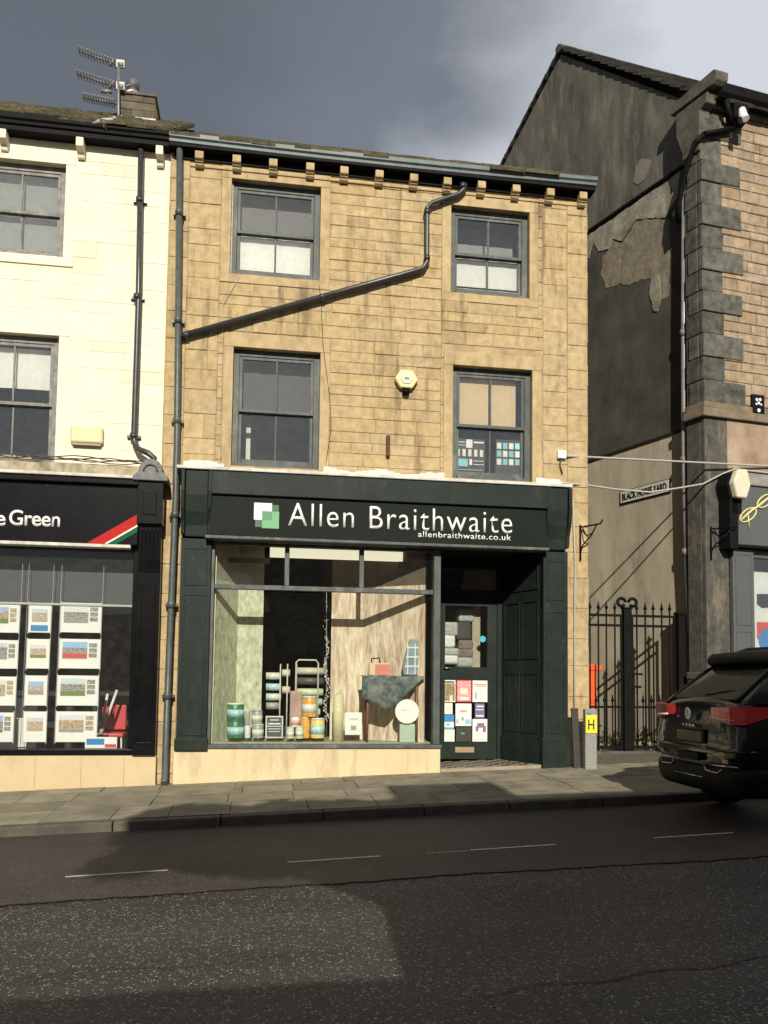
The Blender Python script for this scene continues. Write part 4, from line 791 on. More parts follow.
# right shop window with posters
b = MB(); b.box(UP1, 7.2, -.02, .06, 3.75, 3.9); b.box(UP1, 7.2, -.02, .06, .5, .62); b.box(4.2, 4.3, -.02, .06, .6, 3.75); gw = b.build('shop_window', GREY, GB, bevel=.01)
b = MB(); b.quad([(UP1, .02, .6), (7.2, .02, .6), (7.2, .02, 3.76), (UP1, .02, 3.76)]); b.build('pane', GLASS, gw)
b = MB(); b.box(UP1, 7.2, -.03, .3, -.5, .5); b.build('stall_riser', GREY, GB)
b = MB(); b.quad([(UP1-.1, 2.5, 0), (7.2, 2.5, 0), (7.2, 2.5, 4), (UP1-.1, 2.5, 4)]); b.quad([(UP1-.1, .41, 0), (UP1-.1, 2.5, 0), (UP1-.1, 2.5, 4), (UP1-.1, .41, 4)]); b.quad([(UP1-.1, .1, .6), (7.2, .1, .6), (7.2, 2.5, .6), (UP1-.1, 2.5, .6)]); b.quad([(UP1-.1, .41, 4), (UP1-.1, 2.5, 4), (7.2, 2.5, 4), (7.2, .41, 4)]); b.build('shop_room', DARKIN, GB)
t = thing('window_poster', 'tall white poster with black cap shape, red and blue blocks in the right-hand shop window', 'poster', GC, RA)
zA = to_local(760, 572, .05)[1]; b = MB(); b.box(UP1+.03, UP1+1.7, .05, .06, .9, zA); b.build('sheet', flat('poster_white', (.66, .65, .62)), t)
pz = lambda x, y: to_local(x, y, .045)
b = MB(); z_ = pz(765, 594)[1]; P_ = [pz(*p) for p in ((757, 594), (757, 604), (762, 608), (775, 607), (775, 594))]; b.prism(P_, .04, .048); b.build('black_shape', flat('poster_black', (.02, .02, .02)), t)
b = MB(); z_ = pz(765, 625)[1]; xr_ = pz(757, 625)[0]; b.box(xr_, xr_+.3, .04, .048, z_-.25, z_+.05); b.build('red_block', redc, t)
b = MB(); b.lathe([(.22, .036), (.22, .048)], (xr_+.25, 0, z_-.28), 20, axis='y'); b.build('blue_disc', blue, t)
# gable roof, coping, kneeler
b = MB(); slate_roof(b, -.02, 7.6, -.22, 0, 1, 1, 1) ; b.bm.free()
b = MB(); slate_roof(b, GX-.08, 7.6, -.16, EZ-.18, RYg+.16, RZg-EZ+.28, 18, 1.6, thick=.05); slate_roof(b, GX-.08, 7.6, RRY+.1, REZ, -(RRY-RYg+.1), RZg-REZ+.14, 12, 1.2); grf = b.build('roof', SLATED, GB)
b = MB(); x = GX-.08
while x < 7.6: b.tube([(x, RYg, RZg+.13+R.uniform(-.01, .01)), (x+.43, RYg, RZg+.13+R.uniform(-.01, .01))], .10, 8); x += .45
b.build('ridge_stone', SLATED, grf)
KN = mat('weathered_kneeler_stone', (.05, .047, .036), .9, col2=(.14, .13, .10), scale=4, bump=.8, detail=11, dirt=.5)
b = MB(); b.prismx([(-.40, 12.30), (-.42, 12.44), (-.36, 12.50), (.62, 12.44), (.66, 12.24), (-.32, 12.23)], -.05, .22); kn = b.build('kneeler', KN, GB, bevel=.02)
b = MB(); b.prismx([(-.20, 12.20), (.55, 12.20), (.55, 11.75), (.41, 11.35), (.41, 11.2), (.0, 11.2), (-.02, 11.95), (-.16, 12.02)], -.03, .19); b.build('corbel_stone', KN, GB, bevel=.02)
b = MB(); b.box(.0, 7.5, -.10, .03, 12.0, 12.14); b.build('eaves_course', SOOT, GB, bevel=.01)
b = MB(); b.prismx([(-.10, 12.09), (-.26, 12.10), (-.32, 12.16), (-.34, 12.32), (-.31, 12.32), (-.28, 12.2), (-.10, 12.2)], .16, 7.5); b.build('gutter', BLKM, GB)
# black outlet pipework and grey soil pipe
lq = lambda px, py, yl: (to_local(px, py, yl)[0], yl, to_local(px, py, yl)[1])
b = MB(); b.tube([lq(726, 98, -.22), lq(728, 112, -.2), lq(733, 124, -.12), lq(732, 129, -.1), lq(704, 134, -.1)], .05, 10); p_e = lq(704, 134, -.1)
b.tube([p_e, (-.10, .02, p_e[2]-.1), (-.08, .3, p_e[2]-.6), (-.02, .50, p_e[2]-1.0), (.02, .55, 10.1)], .045, 10); b.build('outlet_pipe', BLKM, GB)
b = MB(); b.prismx([(-.1, 11.72), (-.26, 11.8), (-.26, 12.08), (-.1, 12.08)], .50, .80); b.build('hopper', BLKM, GB, bevel=.01)
def side_px(px, py, xl):      # hit the local plane x = xl
    r = ray(px, py); ca, sa = math.cos(RA), math.sin(RA); ox, oy = -GC[0], -D-GC[1]; lx, ly = ox*ca+oy*sa, -ox*sa+oy*ca; dx, dy = r[0]*ca+r[1]*sa, -r[0]*sa+r[1]*ca
    t = (xl-lx)/dx; return (xl, ly+dy*t+K*xl, EYE+r[2]*t)
b = MB(); b.prismx([(side_px(x, y, GX)[1], side_px(x, y, GX)[2]) for x, y in ((634, 182), (636, 166), (641, 159), (648, 159), (652, 162), (648, 172), (644, 180), (638, 185))], GX-.008, GX+.0); b.build('mortar_patch', mat('pale_mortar', (.17, .155, .12), .9, col2=(.26, .24, .18)), GB)
cp = lambda x, y: side_px(580+x/5.123, 150+y/5.123, GX-.012)
def relief(name, pts, m, t, noise=.02):
    P = [cp(*p)[1:] for p in pts]; Q = []
    for i in range(len(P)):
        a_, b_ = P[i], P[(i+1) % len(P)]; n = max(1, int(math.hypot(b_[0]-a_[0], b_[1]-a_[1])/.09))
        for k_ in range(n): f_ = k_/n; Q.append((a_[0]+(b_[0]-a_[0])*f_+R.uniform(-noise, noise), a_[1]+(b_[1]-a_[1])*f_+R.uniform(-noise, noise)))
    bb_ = MB(); bb_.prismx(Q, GX-.012-t, GX-.0125); return bb_.build(name, m, GB)
PALER = mat('pale_peeling_render', (.16, .15, .115), .9, col2=(.42, .39, .31), scale=3, bump=.6, bscale=18, dirt=.8, dcol=(.085, .08, .06), detail=11)
BRNM = mat('bare_brown_masonry', (.15, .13, .092), .92, col2=(.29, .255, .19), scale=5, bump=1, bscale=14, dirt=.6, dcol=(.10, .085, .06), detail=11, streak=.4, scol=(.36, .32, .24))
relief('peeled_render', [(30, 448), (515, 112), (505, 230), (440, 345), (290, 355), (215, 470), (165, 455), (150, 510), (95, 520), (70, 470), (50, 550), (30, 555)], PALER, .012)
relief('bare_masonry', [(165, 462), (215, 476), (292, 362), (430, 352), (460, 362), (460, 745), (420, 770), (408, 680), (370, 650), (255, 685), (130, 700), (110, 640), (115, 540), (150, 515)], BRNM, .006, .03)
relief('peeled_render', [(372, 640), (405, 640), (418, 760), (400, 825), (380, 825), (358, 740)], PALER, .016, .012)
xs_ = .06; P1 = [side_px(684.5, 192, xs_), side_px(683.5, 333, xs_), side_px(684, 460, xs_), side_px(685.5, 552, xs_)]
ym = sum(p[1] for p in P1)/4
b = MB(); b.tube([(xs_, p[1], p[2]) for p in P1], .045, 12); b.build('soil_pipe', PIPEL, GB)
P2 = [P1[-1], side_px(690, 640, xs_), side_px(694, 720, xs_)]; b = MB(); b.tube([(xs_, p[1], p[2]) for p in P2], .042, 12); b.build('lower_soil_pipe', PIPED, GB)
b = MB()
for i, p in enumerate((P1[1], P1[3], P1[2])): b.lathe([(.06, -.06), (.06, .06)], p, 12); b.box(p[0]-.02, p[0]+.16, p[1]-.02, p[1]+.02, p[2]-.02, p[2]+.02)
b.build('pipe_collar', PIPEL, GB)
# black vent on the front
a = to_local(751.5, 394, -.03); c = to_local(764, 420, -.03)
t = thing('wall_vent', 'small black wall vent with pale holes on the reddish stone front at the right edge', 'vent', GC, RA)
b = MB(); b.box(a[0], c[0], -.05, .0, c[1], a[1]); b.build('plate', BLKM, t, bevel=.01)
b = MB(); wv = c[0]-a[0]; hv = a[1]-c[1]
for u, w_, r_ in ((.35, .78, .03), (.62, .80, .028), (.5, .65, .028), (.3, .6, .02), (.7, .6, .02), (.5, .35, .035)): b.lathe([(r_, -.056), (r_, -.05)], (a[0]+wv*u, 0, c[1]+hv*w_), 10, axis='y')
b.build('hole_cover', WHITE, t)
# security lamp/camera under the eaves
p = to_local(742, 118, -.3); t = thing('security_camera', 'white and black security camera under the gutter of the gabled building', 'camera', GC, RA)
b = MB(); b.tube([(p[0], -.3, p[1]+.18), (p[0], -.32, p[1]+.02), (p[0]-.02, -.40, p[1]-.08)], [.05, .075, .06], 12); b.build('housing', WHITE, t); b = MB(); b.tube([(p[0]-.08, -.32, p[1]-.05), (p[0]-.1, -.36, p[1]-.22)], .05, 10); b.box(p[0]-.04, p[0]+.04, -.3, 0, p[1]+.17, p[1]+.23); b.build('lens_mount', BLKM, t)
# alarm boxes
def hexbox(t, cx, cz, r, y0, y1, m, sx=1):
    b = MB(); P = [(cx+r*sx*math.cos(i*math.pi/3), cz+r*.9*math.sin(i*math.pi/3)) for i in range(6)]; b.prism(P, y0, y1); 
    return b.build('cover', m, t, bevel=.02)
YA_ = mat('alarm_yellow', (.74, .61, .32), .5, var=.08, dirt=.3, dcol=(.5, .36, .14))
cx_, cz_ = W(406.5, 379, -.1); t = thing('hexagonal_alarm_box', 'yellow hexagonal alarm box with black lamp beneath, on the sandstone wall', 'alarm box', (cx_, 0, cz_)); hexbox(t, 0, 0, .19, -.12, -.02, YA_); hexbox(t, 0, .0, .10, -.135, -.12, flat('alarm_cream', (.75, .66, .42))); MB().tube([(0, -.07, -.15), (0, -.07, -.23)], .06, 12).build('lamp', BLKM, t)
MB().box(-.04, .04, -.136, -.1355-.003, -.02, .02).build('badge', blue, t)
a = rect(70, 426, 103, 445, -.08); t = thing('alarm_box', 'pale orange rounded rectangular alarm box on the cream wall', 'alarm box', (a[0], 0, a[2])); w, h = a[1]-a[0], a[3]-a[2]
MB().box(0, w, -.10, -.012, .03, h).build('cover', mat('faded_orange_cover', (.72, .55, .30), .5, var=.06), t, bevel=.03); MB().box(.03, w-.03, -.08, -.012, 0, .029).build('base_lens', flat('grey_lens', (.3, .25, .17)), t)
c = to_local(730, 487, -.12); t = thing('hexagonal_alarm_box', 'cream faceted hexagonal alarm box beside the grey shop fascia', 'alarm box', GC, RA)
b = MB(); P = [(c[0]-.19, c[1]+.02), (c[0]-.12, c[1]-.25), (c[0]+.08, c[1]-.25), (c[0]+.17, c[1]), (c[0]+.10, c[1]+.27), (c[0]-.10, c[1]+.25)]; b.prism(P, -.40, -.27); b.build('cover', flat('cream_cover', (.62, .58, .44)), t, bevel=.03)
b = MB(); b.prism([(x-.02, z-.02) for x, z in P], -.27, -.02); b.box(c[0]-.10, c[0]+.10, -.26, -.02, c[1]-.50, c[1]-.24); b.build('backplate', BLKM, t)
# white junction box and cables across the alley
a = rect(557.5, 450.5, 566, 458.5, -.06); t = thing('junction_box', 'small white junction box on the stone wall above the shopfront corner', 'junction box', (a[0], 0, a[2])); MB().box(0, a[1]-a[0], -.09, -.0, 0, a[3]-a[2]).build('cover', WHITE, t, bevel=.01)
MB().tube([(.06, -.05, 0), (.05, -.04, -.12), (.09, -.04, -.25)], .012, 6).build('lead', CABD, t)
def cable(name, label, pts, r, m):
    b = MB(); b.tube(pts, r, 6); o = b.build(name, m); return prop(o, label, 'cable')
def sag(A, B, s, n=14): A, B = Vector(A), Vector(B); return [A.lerp(B, i/n)-Vector((0, 0, s*4*(i/n)*(1-i/n))) for i in range(n+1)]
A = (W(567, 456, -.06)[0], -.06, W(567, 456, -.06)[1]); lx = to_local(768, 466, -.06)
yl_ = -.06-K*lx[0]; Bw = (GC[0]+lx[0]*math.cos(RA)-yl_*math.sin(RA), GC[1]+lx[0]*math.sin(RA)+yl_*math.cos(RA), lx[1])
ext = Vector(Bw)+(Vector(Bw)-Vector(A))*.35
cable('overhead_cable', 'pale straight cable running from the junction box across the alley at upper level', sag(A, ext, .0), .018, flat('pale_grey_cable', (.40, .38, .34)))
def gw3(px, py, yl):
    l = to_local(px, py, yl); yl = yl-K*l[0]; return Vector((GC[0]+l[0]*math.cos(RA)-yl*math.sin(RA), GC[1]+l[0]*math.sin(RA)+yl*math.cos(RA), l[1]))
A = Vector((W(563, 483, -.1)[0], -.1, W(563, 483, -.1)[1])); B = gw3(703, 484, -.05)
pts = [A, A.lerp(B, .15)-Vector((0, 0, .03)), A.lerp(B, .35)-Vector((0, 0, .10)), A.lerp(B, .6)-Vector((0, 0, .15)), A.lerp(B, .8)-Vector((0, 0, .08)), B, gw3(722, 474, -.06), gw3(735, 469, -.22), gw3(768, 473, -.22), gw3(790, 476, -.22)]
cable('sagging_cable', 'sagging pale cable crossing the alley just below the straight one, behind the street sign', pts, .017, MC['pale_grey_cable'])
# street name plate on the alley wall
t = thing('street_name_plate', 'white street name plate with black letters on the alley side wall', 'sign', GC, RA)
pA = side_px(621, 500, GX-.05); pB = side_px(669, 483, GX-.05); L_ = pA[1]-pB[1]; zc = (pA[2]+pB[2])/2
Ms = Matrix.Translation((GX-.05, pA[1], zc)) @ Matrix.Rotation(rad(-90), 4, 'Z')      # local x -> -y (towards the street)
zc0 = 0
b = MB(); b.box(-.03, L_+.03, .0, .035, -.14, .13, M=Ms); b.build('backing', BLKM, t); b = MB(); b.box(0, L_, -.010, -.002, -.115, .115, M=Ms); b.build('plate', flat('plate_white', (.55, .55, .50), .5, var=.2), t)
text('lettering', 'BLACK HORSE YARD', BLKM, .05, L_-.05, -.065, .13, -.016, t, M=Ms, bold=.02)
# hanging-basket brackets
def bracket(nm, label, P, dirv):
    t = thing(nm, label, 'bracket', P); d_ = Vector(dirv)
    MB().tube([(0, 0, .0), Vector((0, 0, 0))+d_*.42, d_*.46+Vector((0, 0, .06))], .014, 6).build('arm', BLKM, t)
    MB().tube([(0, 0, .04), (0, 0, -.55)], .016, 6).build('back_bar', BLKM, t)
    MB().tube([d_*.34, d_*.24+Vector((0, 0, -.15)), d_*.05+Vector((0, 0, -.3)), (0, 0, -.42)], .012, 6).build('scroll_brace', BLKM, t)
    MB().tube([d_*.05+Vector((0, 0, -.02)), d_*.13+Vector((0, 0, -.16)), d_*.24+Vector((0, 0, -.13))], .010, 6).build('scroll', BLKM, t)
p = W(581, 527, -.06); bracket('basket_bracket', 'black iron basket bracket on the edge of the sandstone building', (p[0], -.03, p[1]), Vector((.45, -.9, 0)).normalized())
p = gw3(711, 529, -.03); bracket('basket_bracket', 'black iron basket bracket on the sooty pier by the grey shopfront', p, Vector((.75, -.66, 0)).normalized())
# ------------------------------------------------------------------ iron gate
YG = 1.3; gx0 = 5.60; gx1 = 7.62; gb = lambda x: gz(x, YG)
gt = thing('iron_gate', 'tall black spear-topped iron double gate closing the alley', 'gate', (gx0, YG, gb(gx0)))
def GPt(px, py): return W(px, py, YG)
zt_r = GPt(600, 615)[1]; zt2 = GPt(600, 625)[1]; zm_ = GPt(620, 707)[1]; zb_ = gb(6.5)+.10; ztip = GPt(600, 603)[1]+.02
cxp = (GPt(622, 680)[0]+GPt(632, 680)[0])/2
def spear(b, x, z, s=1.0):
    b.lathe([(.008, z-.10*s), (.012, z-.06*s), (.030*s, z-.035*s), (.016*s, z), (.002, z+.07*s)], (x, YG, 0), 8)
def leaf(xa, xb, px_bars):
    off = Vector((-gx0, -YG, -gb(gx0)))
    lf = bpy.data.objects.new('gate_leaf', None)
    b = MB()
    for z_, h in ((zt_r, .022), (zt2, .022), (zm_, .020), (zb_, .03)): b.box(xa, xb, YG-.016, YG+.016, z_-h, z_+h)
    b.box(xa, xa+.03, YG-.018, YG+.018, zb_-.05, zt_r+.02); b.box(xb-.03, xb, YG-.018, YG+.018, zb_-.05, zt_r+.02)
    o = b.build('gate_leaf', BLKM, gt); o.location = off
    for x in px_bars:
        b = MB(); b.tube([(x, YG, zb_), (x, YG, ztip-.08)], .0150, 6); q = b.build('bar', BLKM, o)
        b = MB(); spear(b, x, ztip-.06, 1.25); b.build('spearhead', BLKM, o)
    for i in range(len(px_bars)):
        x = px_bars[i]+(.11 if i < len(px_bars) else 0)
        if x < xb-.05:
            b = MB(); b.tube([(x-.0, YG, zb_), (x, YG, zm_+.10)], .012, 6); b.build('dog_bar', BLKM, o); b = MB(); spear(b, x, zm_+.15, 1.2); b.build('spearhead', BLKM, o)
    return o
lx_ = [GPt(px, 660)[0] for px in (590, 598.5, 606.5, 615)]; leaf(gx0+.18, cxp-.09, lx_)
rx_ = [GPt(px, 660)[0] for px in (637, 645.5, 653.5, 662, 670)]; leaf(cxp+.09, GPt(675, 660)[0], rx_)
off = Vector((-gx0, -YG, -gb(gx0)))
b = MB(); b.box(cxp-.075, cxp+.075, YG-.06, YG+.06, gb(cxp), zt_r+.12); b.box(cxp-.09, cxp+.09, YG-.075, YG+.075, zt_r+.12, zt_r+.15); b.build('centre_post', BLKM, gt, bevel=.008).location = off
b = MB()
for s in (-1, 1):
    P = [(cxp+s*(.02+.0*i)+s*(.085-.075*math.cos(t))*1.0, YG-.02, zt_r+.24+.07*math.sin(t)) for i, t in enumerate([k*math.pi/8 for k in range(0, 15)])]; b.tube(P, .030, 8)
b.build('scroll_finial', BLKM, gt).location = off
pA_, pB_ = GPt(676, 650)[0], GPt(688, 650)[0]
b = MB(); b.box(pA_+.02, pA_+.17, YG-.07, YG+.07, gb(7.6)-.1, zt_r+.03); b.box(pA_+.0, pA_+.19, YG-.09, YG+.09, zt_r+.03, zt_r+.09); b.build('hinge_post', BLKM, gt, bevel=.012).location = off
b = MB(); zl = GPt(627, 674)[1]; b.box(cxp-.10, cxp+.28, YG-.05, YG-.02, zl-.02, zl+.02); b.box(cxp+.05, cxp+.25, YG-.05, YG-.02, zl-.25, zl-.21); b.build('latch', BLKM, gt).location = off
b = MB(); b.box(gx0, gx1+.1, YG-.1, YG+.1, gb(6.6)-.1, gb(6.6)+.035); b.build('threshold', KERB, gt).location = off
# old scroll bracket cast on wall behind, orange barrier, rubble and weeds behind the gate
t = thing('orange_barrier', 'bright orange plastic barrier post standing behind the left end of the gate', 'barrier', (0, 0, 0)); Yo = 1.9
a = rect(584, 664, 591, 720, Yo); t.location = (a[0]+.13, Yo, gz(a[0], Yo)); w = .12; h = a[3]-gz(a[0], Yo); ORG = flat('orange_plastic', (.72, .10, .02), .45)
MB().box(-.06, w, 0, .06, 0, h).build('upright', ORG, t, bevel=.01); MB().box(-.05, w+.13, -.02, 0, h-.12, h-.02).build('arm', ORG, t, bevel=.01); MB().box(-.055, w+.005, -.015, 0, h*.55, h*.62).build('rib', ORG, t, bevel=.01)
for i, (px, py, Yr, sx, sy, sz, lab) in enumerate(((598, 738, 1.9, .25, .2, .12, 'pale squared stone lying just behind the gate by the orange post'), (612, 742, 1.9, .35, .22, .10, 'flat pale stone slab behind the left gate leaf'), (625, 748, 1.8, .25, .2, .09, 'low brown stone behind the gate centre post'), (650, 745, 1.75, .22, .2, .12, 'pale broken stone behind the right gate leaf'), (640, 735, 2.2, .3, .2, .10, 'long stone against the alley wall behind the right gate leaf'))):
    x, z_ = W(px, py, Yr); b = MB(); b.box(-sx/2, sx/2, -sy/2, sy/2, 0, sz); bmesh.ops.subdivide_edges(b.bm, edges=b.bm.edges[:], cuts=3, use_grid_fill=True)
    for v in b.bm.verts: v.co += Vector((R.uniform(-.012, .012), R.uniform(-.012, .012), R.uniform(-.01, .01)))
    o = b.build('loose_stone', mat('rubble_stone', (.15, .135, .10), .9, col2=(.32, .29, .22), scale=7) if i == 0 else MC['rubble_stone'], None, bevel=.01); o.location = (x, Yr, gz(x, Yr)+.0); o.rotation_euler = (0, 0, R.uniform(-.4, .4)); prop(o, lab, 'stone', 'loose stones behind the gate')
LEAF = mat('weed_leaf', (.035, .05, .012), .7, col2=(.08, .11, .03), scale=20)
b = MB()
for i in range(900):
    x = R.uniform(5.9, 7.55); y = R.uniform(1.5, min(4.0, 2.0+(7.62-x)/.34)-.1); h = abs(R.gauss(0, .16))+.03; z0 = gz(x, y); l = R.uniform(.03, .09); a = R.uniform(0, 6.28); c_, s_ = math.cos(a)*l, math.sin(a)*l; zz = z0+R.uniform(0, h)
    b.quad([(x, y, zz), (x+c_*.5-s_*.3, y+s_*.5+c_*.3, zz+l*.6), (x+c_, y+s_, zz+l*.9), (x+c_*.5+s_*.3, y+s_*.5-c_*.3, zz+l*.4)])
prop(b.build('weeds', LEAF), kind='stuff')
# ------------------------------------------------------------------ hydrant post and leaning board
hp = W(590, 765, -.42); hx = hp[0]; hz = gz(hx, -.42)
t = thing('hydrant_marker_post', 'short grey concrete hydrant marker with yellow H plate, beside the shop corner', 'marker post', (hx, -.42, hz))
wN = .095; th = W(590, 709, -.42)[1]-hz
b = MB(); b.box(-wN, wN, -.05, .05, -.03, th); b.build('post', mat('speckled_concrete', (.16, .16, .155), .9, col2=(.34, .33, .31), scale=40, bump=.5), t, bevel=.012)
z0 = th-.34; b = MB(); b.box(-wN+.004, wN-.004, -.062, -.051, z0-.03, z0+.25); b.build('plate', flat('hydrant_yellow', (.78, .66, .04)), t, bevel=.003)
text('letter', 'H', flat('ink_black', (.01, .01, .01)), -.055, .045, z0+.03, .15, -.068, t, bold=.01)
MB().box(-.07, .0, -.062, -.051, z0+.26, z0+.285).build('small_label', blue, t)
t = thing('leaning_board', 'narrow dark grey board leaning between the green pilaster and the H marker', 'board', (W(577, 765, -.3)[0], -.3, gz(5, -.3)))
Ml = Matrix.Rotation(rad(-2.5), 4, 'Y'); b = MB(); b.box(-.055, .055, -.02, .02, 0, .93, M=Ml); b.box(-.06, .06, -.024, .024, .9, .935, M=Ml); b.build('plank', mat('dark_grey_board', (.035, .036, .034), .6), t, bevel=.006)
# ------------------------------------------------------------------ door posters
def poster(label, px, blocks, base, Y=YD+.012):
    a = rect(*px, Y); w, h = a[1]-a[0], a[3]-a[2]; b = MB(); b.box(0, w, 0, .003, 0, h, 0); ms = [base]
    for bi, (u0, v0, u1, v1, mm) in enumerate(blocks):
        if mm not in ms: ms.append(mm)
        b.box(u0*w, u1*w, -.003-.0012*bi, -.0005, v0*h, v1*h, ms.index(mm))
    o = b.build('poster', ms); o.location = (a[0], Y, a[2]); return prop(o, label, 'poster', 'posters stuck in the shop door')
PW = flat('poster_paper', (.74, .73, .68)); INK = flat('poster_ink', (.04, .035, .03)); BRN = mat('poster_brown_photo', (.10, .07, .03), .5, col2=(.42, .33, .16), scale=30); PNK = mat('poster_pink_photo', (.48, .12, .16), .5, col2=(.80, .52, .48), scale=30); LILAC = flat('poster_lilac', (.16, .15, .30)); PURP = mat('poster_purple', (.10, .05, .14), .5, col2=(.35, .22, .36), scale=40); CYAN = flat('poster_cyan', (.25, .55, .60)); GRN = flat('poster_green', (.03, .35, .2)); CRM = flat('poster_cream', (.70, .62, .45)); PRED = flat('poster_pale_red', (.65, .28, .25))
poster('brown photo poster with dark heading, top left in the door glass', (441, 680, 455.5, 702), [(.05, .05, .95, .85, BRN), (.1, .88, .9, .95, INK), (.6, .05, .8, .3, CRM)], PW)
poster('red and pink poster, top centre in the door glass', (456.5, 680, 471.5, 702), [(.05, .05, .95, .95, PNK), (.25, .35, .75, .62, CRM), (.2, .1, .8, .22, PW)], redc)
poster('white poster with red heading and small sketch, top right in the door glass', (472.5, 680.5, 487.5, 702), [(.08, .78, .95, .84, PRED), (.2, .72, .9, .75, PRED), (.15, .15, .3, .45, flat('poster_grey', (.4, .4, .42)))], PW)
poster('small cream note, left side of the door glass above the blue poster', (444.5, 703, 452.5, 714), [(.2, .3, .8, .7, CRM)], PW)
poster('pale poster with faint cyan and pink sketch, centre of the door glass', (455.5, 703.5, 471.5, 726), [(.25, .62, .7, .7, PRED), (.05, .12, .18, .3, PNK), (.4, .25, .5, .4, GRN), (.6, .1, .95, .3, CYAN)], flat('poster_ice', (.66, .70, .70)))
poster('lilac leaflet on the right side of the door glass', (475, 703.5, 484.5, 718), [(.2, .75, .9, .85, PW), (.1, .55, .9, .6, PW), (.1, .1, .9, .2, PW)], LILAC)
poster('blue, white and teal leaflet on the left of the door glass', (443, 714.5, 454, 729), [(.0, .5, 1, 1, blue), (0, .02, 1, .12, tealb), (.3, .25, .6, .4, PRED)], flat('poster_sky', (.62, .74, .76)))
poster('plain cream sheet at bottom left of the door glass', (441, 729.5, 454.5, 741.5), [(.2, .8, .8, .88, CRM)], flat('poster_warm', (.76, .75, .62)))
poster('black card with small green tick at bottom centre of the door glass', (456, 727, 471.5, 741.5), [(.3, .5, .55, .62, GRN)], INK)
o = poster('white sheet with purple arch drawing at bottom right of the door glass', (472.5, 719, 488, 741.5), [(.2, .45, .38, .68, PURP), (.3, .62, .75, .82, PURP), (.66, .42, .86, .7, PURP), (.1, .08, .9, .12, CRM)], PW)
LR = dict(Y=.185)
def wposter(label, px, blocks, base, Y):
    o = poster(label, px, blocks, base, Y); del o['group']; return o
bw_ = [(.02+.2*i, .50, .13+.2*i, .70, PW) for i in range(5)]+[(.34, .74, .56, .98, PW), (0, .88, .3, .91, PW), (.6, .88, .95, .93, PW), (0, .8, .3, .82, PW), (.0, .2, .4, .42, CYAN), (.45, .25, .55, .42, PW), (.6, .36, .95, .38, PW), (.6, .26, .95, .28, PW), (0, .1, .9, .12, GREYB)]
wposter('dark window notice with row of white T shapes, first-floor right window', (456, 439, 485, 474), bw_, INK, .20)
cells = [(.03+.25*i, .30+.22*j, .22+.25*i, .47+.22*j, CYAN if (i+j) % 2 else PW) for i in range(4) for j in range(3)]
wposter('black notice with grid of white and pale blue discs, first-floor right window', (496, 440, 520, 476), cells, INK, .20)
# ------------------------------------------------------------------ window display
def tin(px0, px1, py0, py1, Y, body, lid, label, band=None, lidc=None, zfix=None, group='paint tins in the shop window'):
    a = rect(px0, py0, px1, py1, Y); r = (a[1]-a[0])/2; h = a[3]-a[2]; z0 = max(a[2], ZD) if zfix is None else zfix; h = a[3]-z0
    t = thing('paint_tin', label, 'paint tin', ((a[0]+a[1])/2, Y, z0), group=group)
    MB().lathe([(r*.97, 0), (r, .01), (r, h*.9), (r*.97, h*.92)], n=20).build('can', body, t); MB().lathe([(r*1.02, h*.91), (r*1.02, h), (r*.85, h*1.0)], n=20).build('lid', lid, t)
    if band: MB().lathe([(r*1.015, h*.2), (r*1.015, h*.62)], n=20).build('paper_band', band, t)
    return z0+h
TG, TB, TW, TO, TGY = mat('tin_green', (.02, .10, .06), .4, col2=(.09, .26, .12), scale=16), mat('tin_blue_label', (.16, .38, .46), .5, col2=(.60, .74, .74), scale=24), mat('tin_white', (.48, .50, .45), .5, col2=(.72, .72, .66), scale=24), mat('tin_orange', (.58, .22, .03), .4, col2=(.78, .45, .10), scale=16), mat('tin_grey', (.22, .23, .22), .4, col2=(.44, .45, .43), scale=20); TY = mat('tin_yellow', (.66, .48, .09), .4, col2=(.76, .66, .32), scale=16); TP = mat('tin_pale_green', (.40, .48, .30), .5, col2=(.68, .70, .52), scale=22)
z1_ = tin(227, 244, 720, 738, .28, TG, TG, 'green paint tin with blue label, bottom of the left stack', TB); tin(227, 244, 703, 720, .28, TG, WHITE, 'green paint tin with blue label and white lid, top of the left stack', TB, zfix=z1_+.002)
z1_ = tin(244.5, 250.5, 724, 738, .25, TW, TGY, 'small white tin at the foot of the grey tins'); tin(244.5, 250, 710.5, 724, .25, TGY, TW, 'small grey tin on top of the small white one', zfix=z1_+.002)
z1_ = tin(252, 263.5, 724, 738, .30, TGY, TW, 'grey tin with white label, lower of the pair beside the dark notice', TW); tin(251.5, 262.5, 710, 724, .30, TGY, TGY, 'grey tin with white label, upper of the pair beside the dark notice', TW, zfix=z1_+.002)
tin(286.5, 294, 727, 738.5, .2, TP, TW, 'small pale green tin left of two in front', TW); tin(295.5, 303.5, 726, 738.5, .2, TP, TP, 'small pale green tin right of two in front', TW)
z1_ = tin(301, 310, 717, 738, .32, TO, TY, 'orange tin under the tall orange one'); tin(302, 316.5, 696, 717, .34, TO, TW, 'tall orange tin with white and green label on top of the others', TW, zfix=z1_+.002)
tin(310.5, 324.5, 718, 738, .30, TY, TW, 'yellow tin with pale blue label, right end of the tins', TB)
z1_ = tin(291, 300, 716, 727, .4, WHITE, PRED, 'white and pink tin behind the pale green ones', PNK)
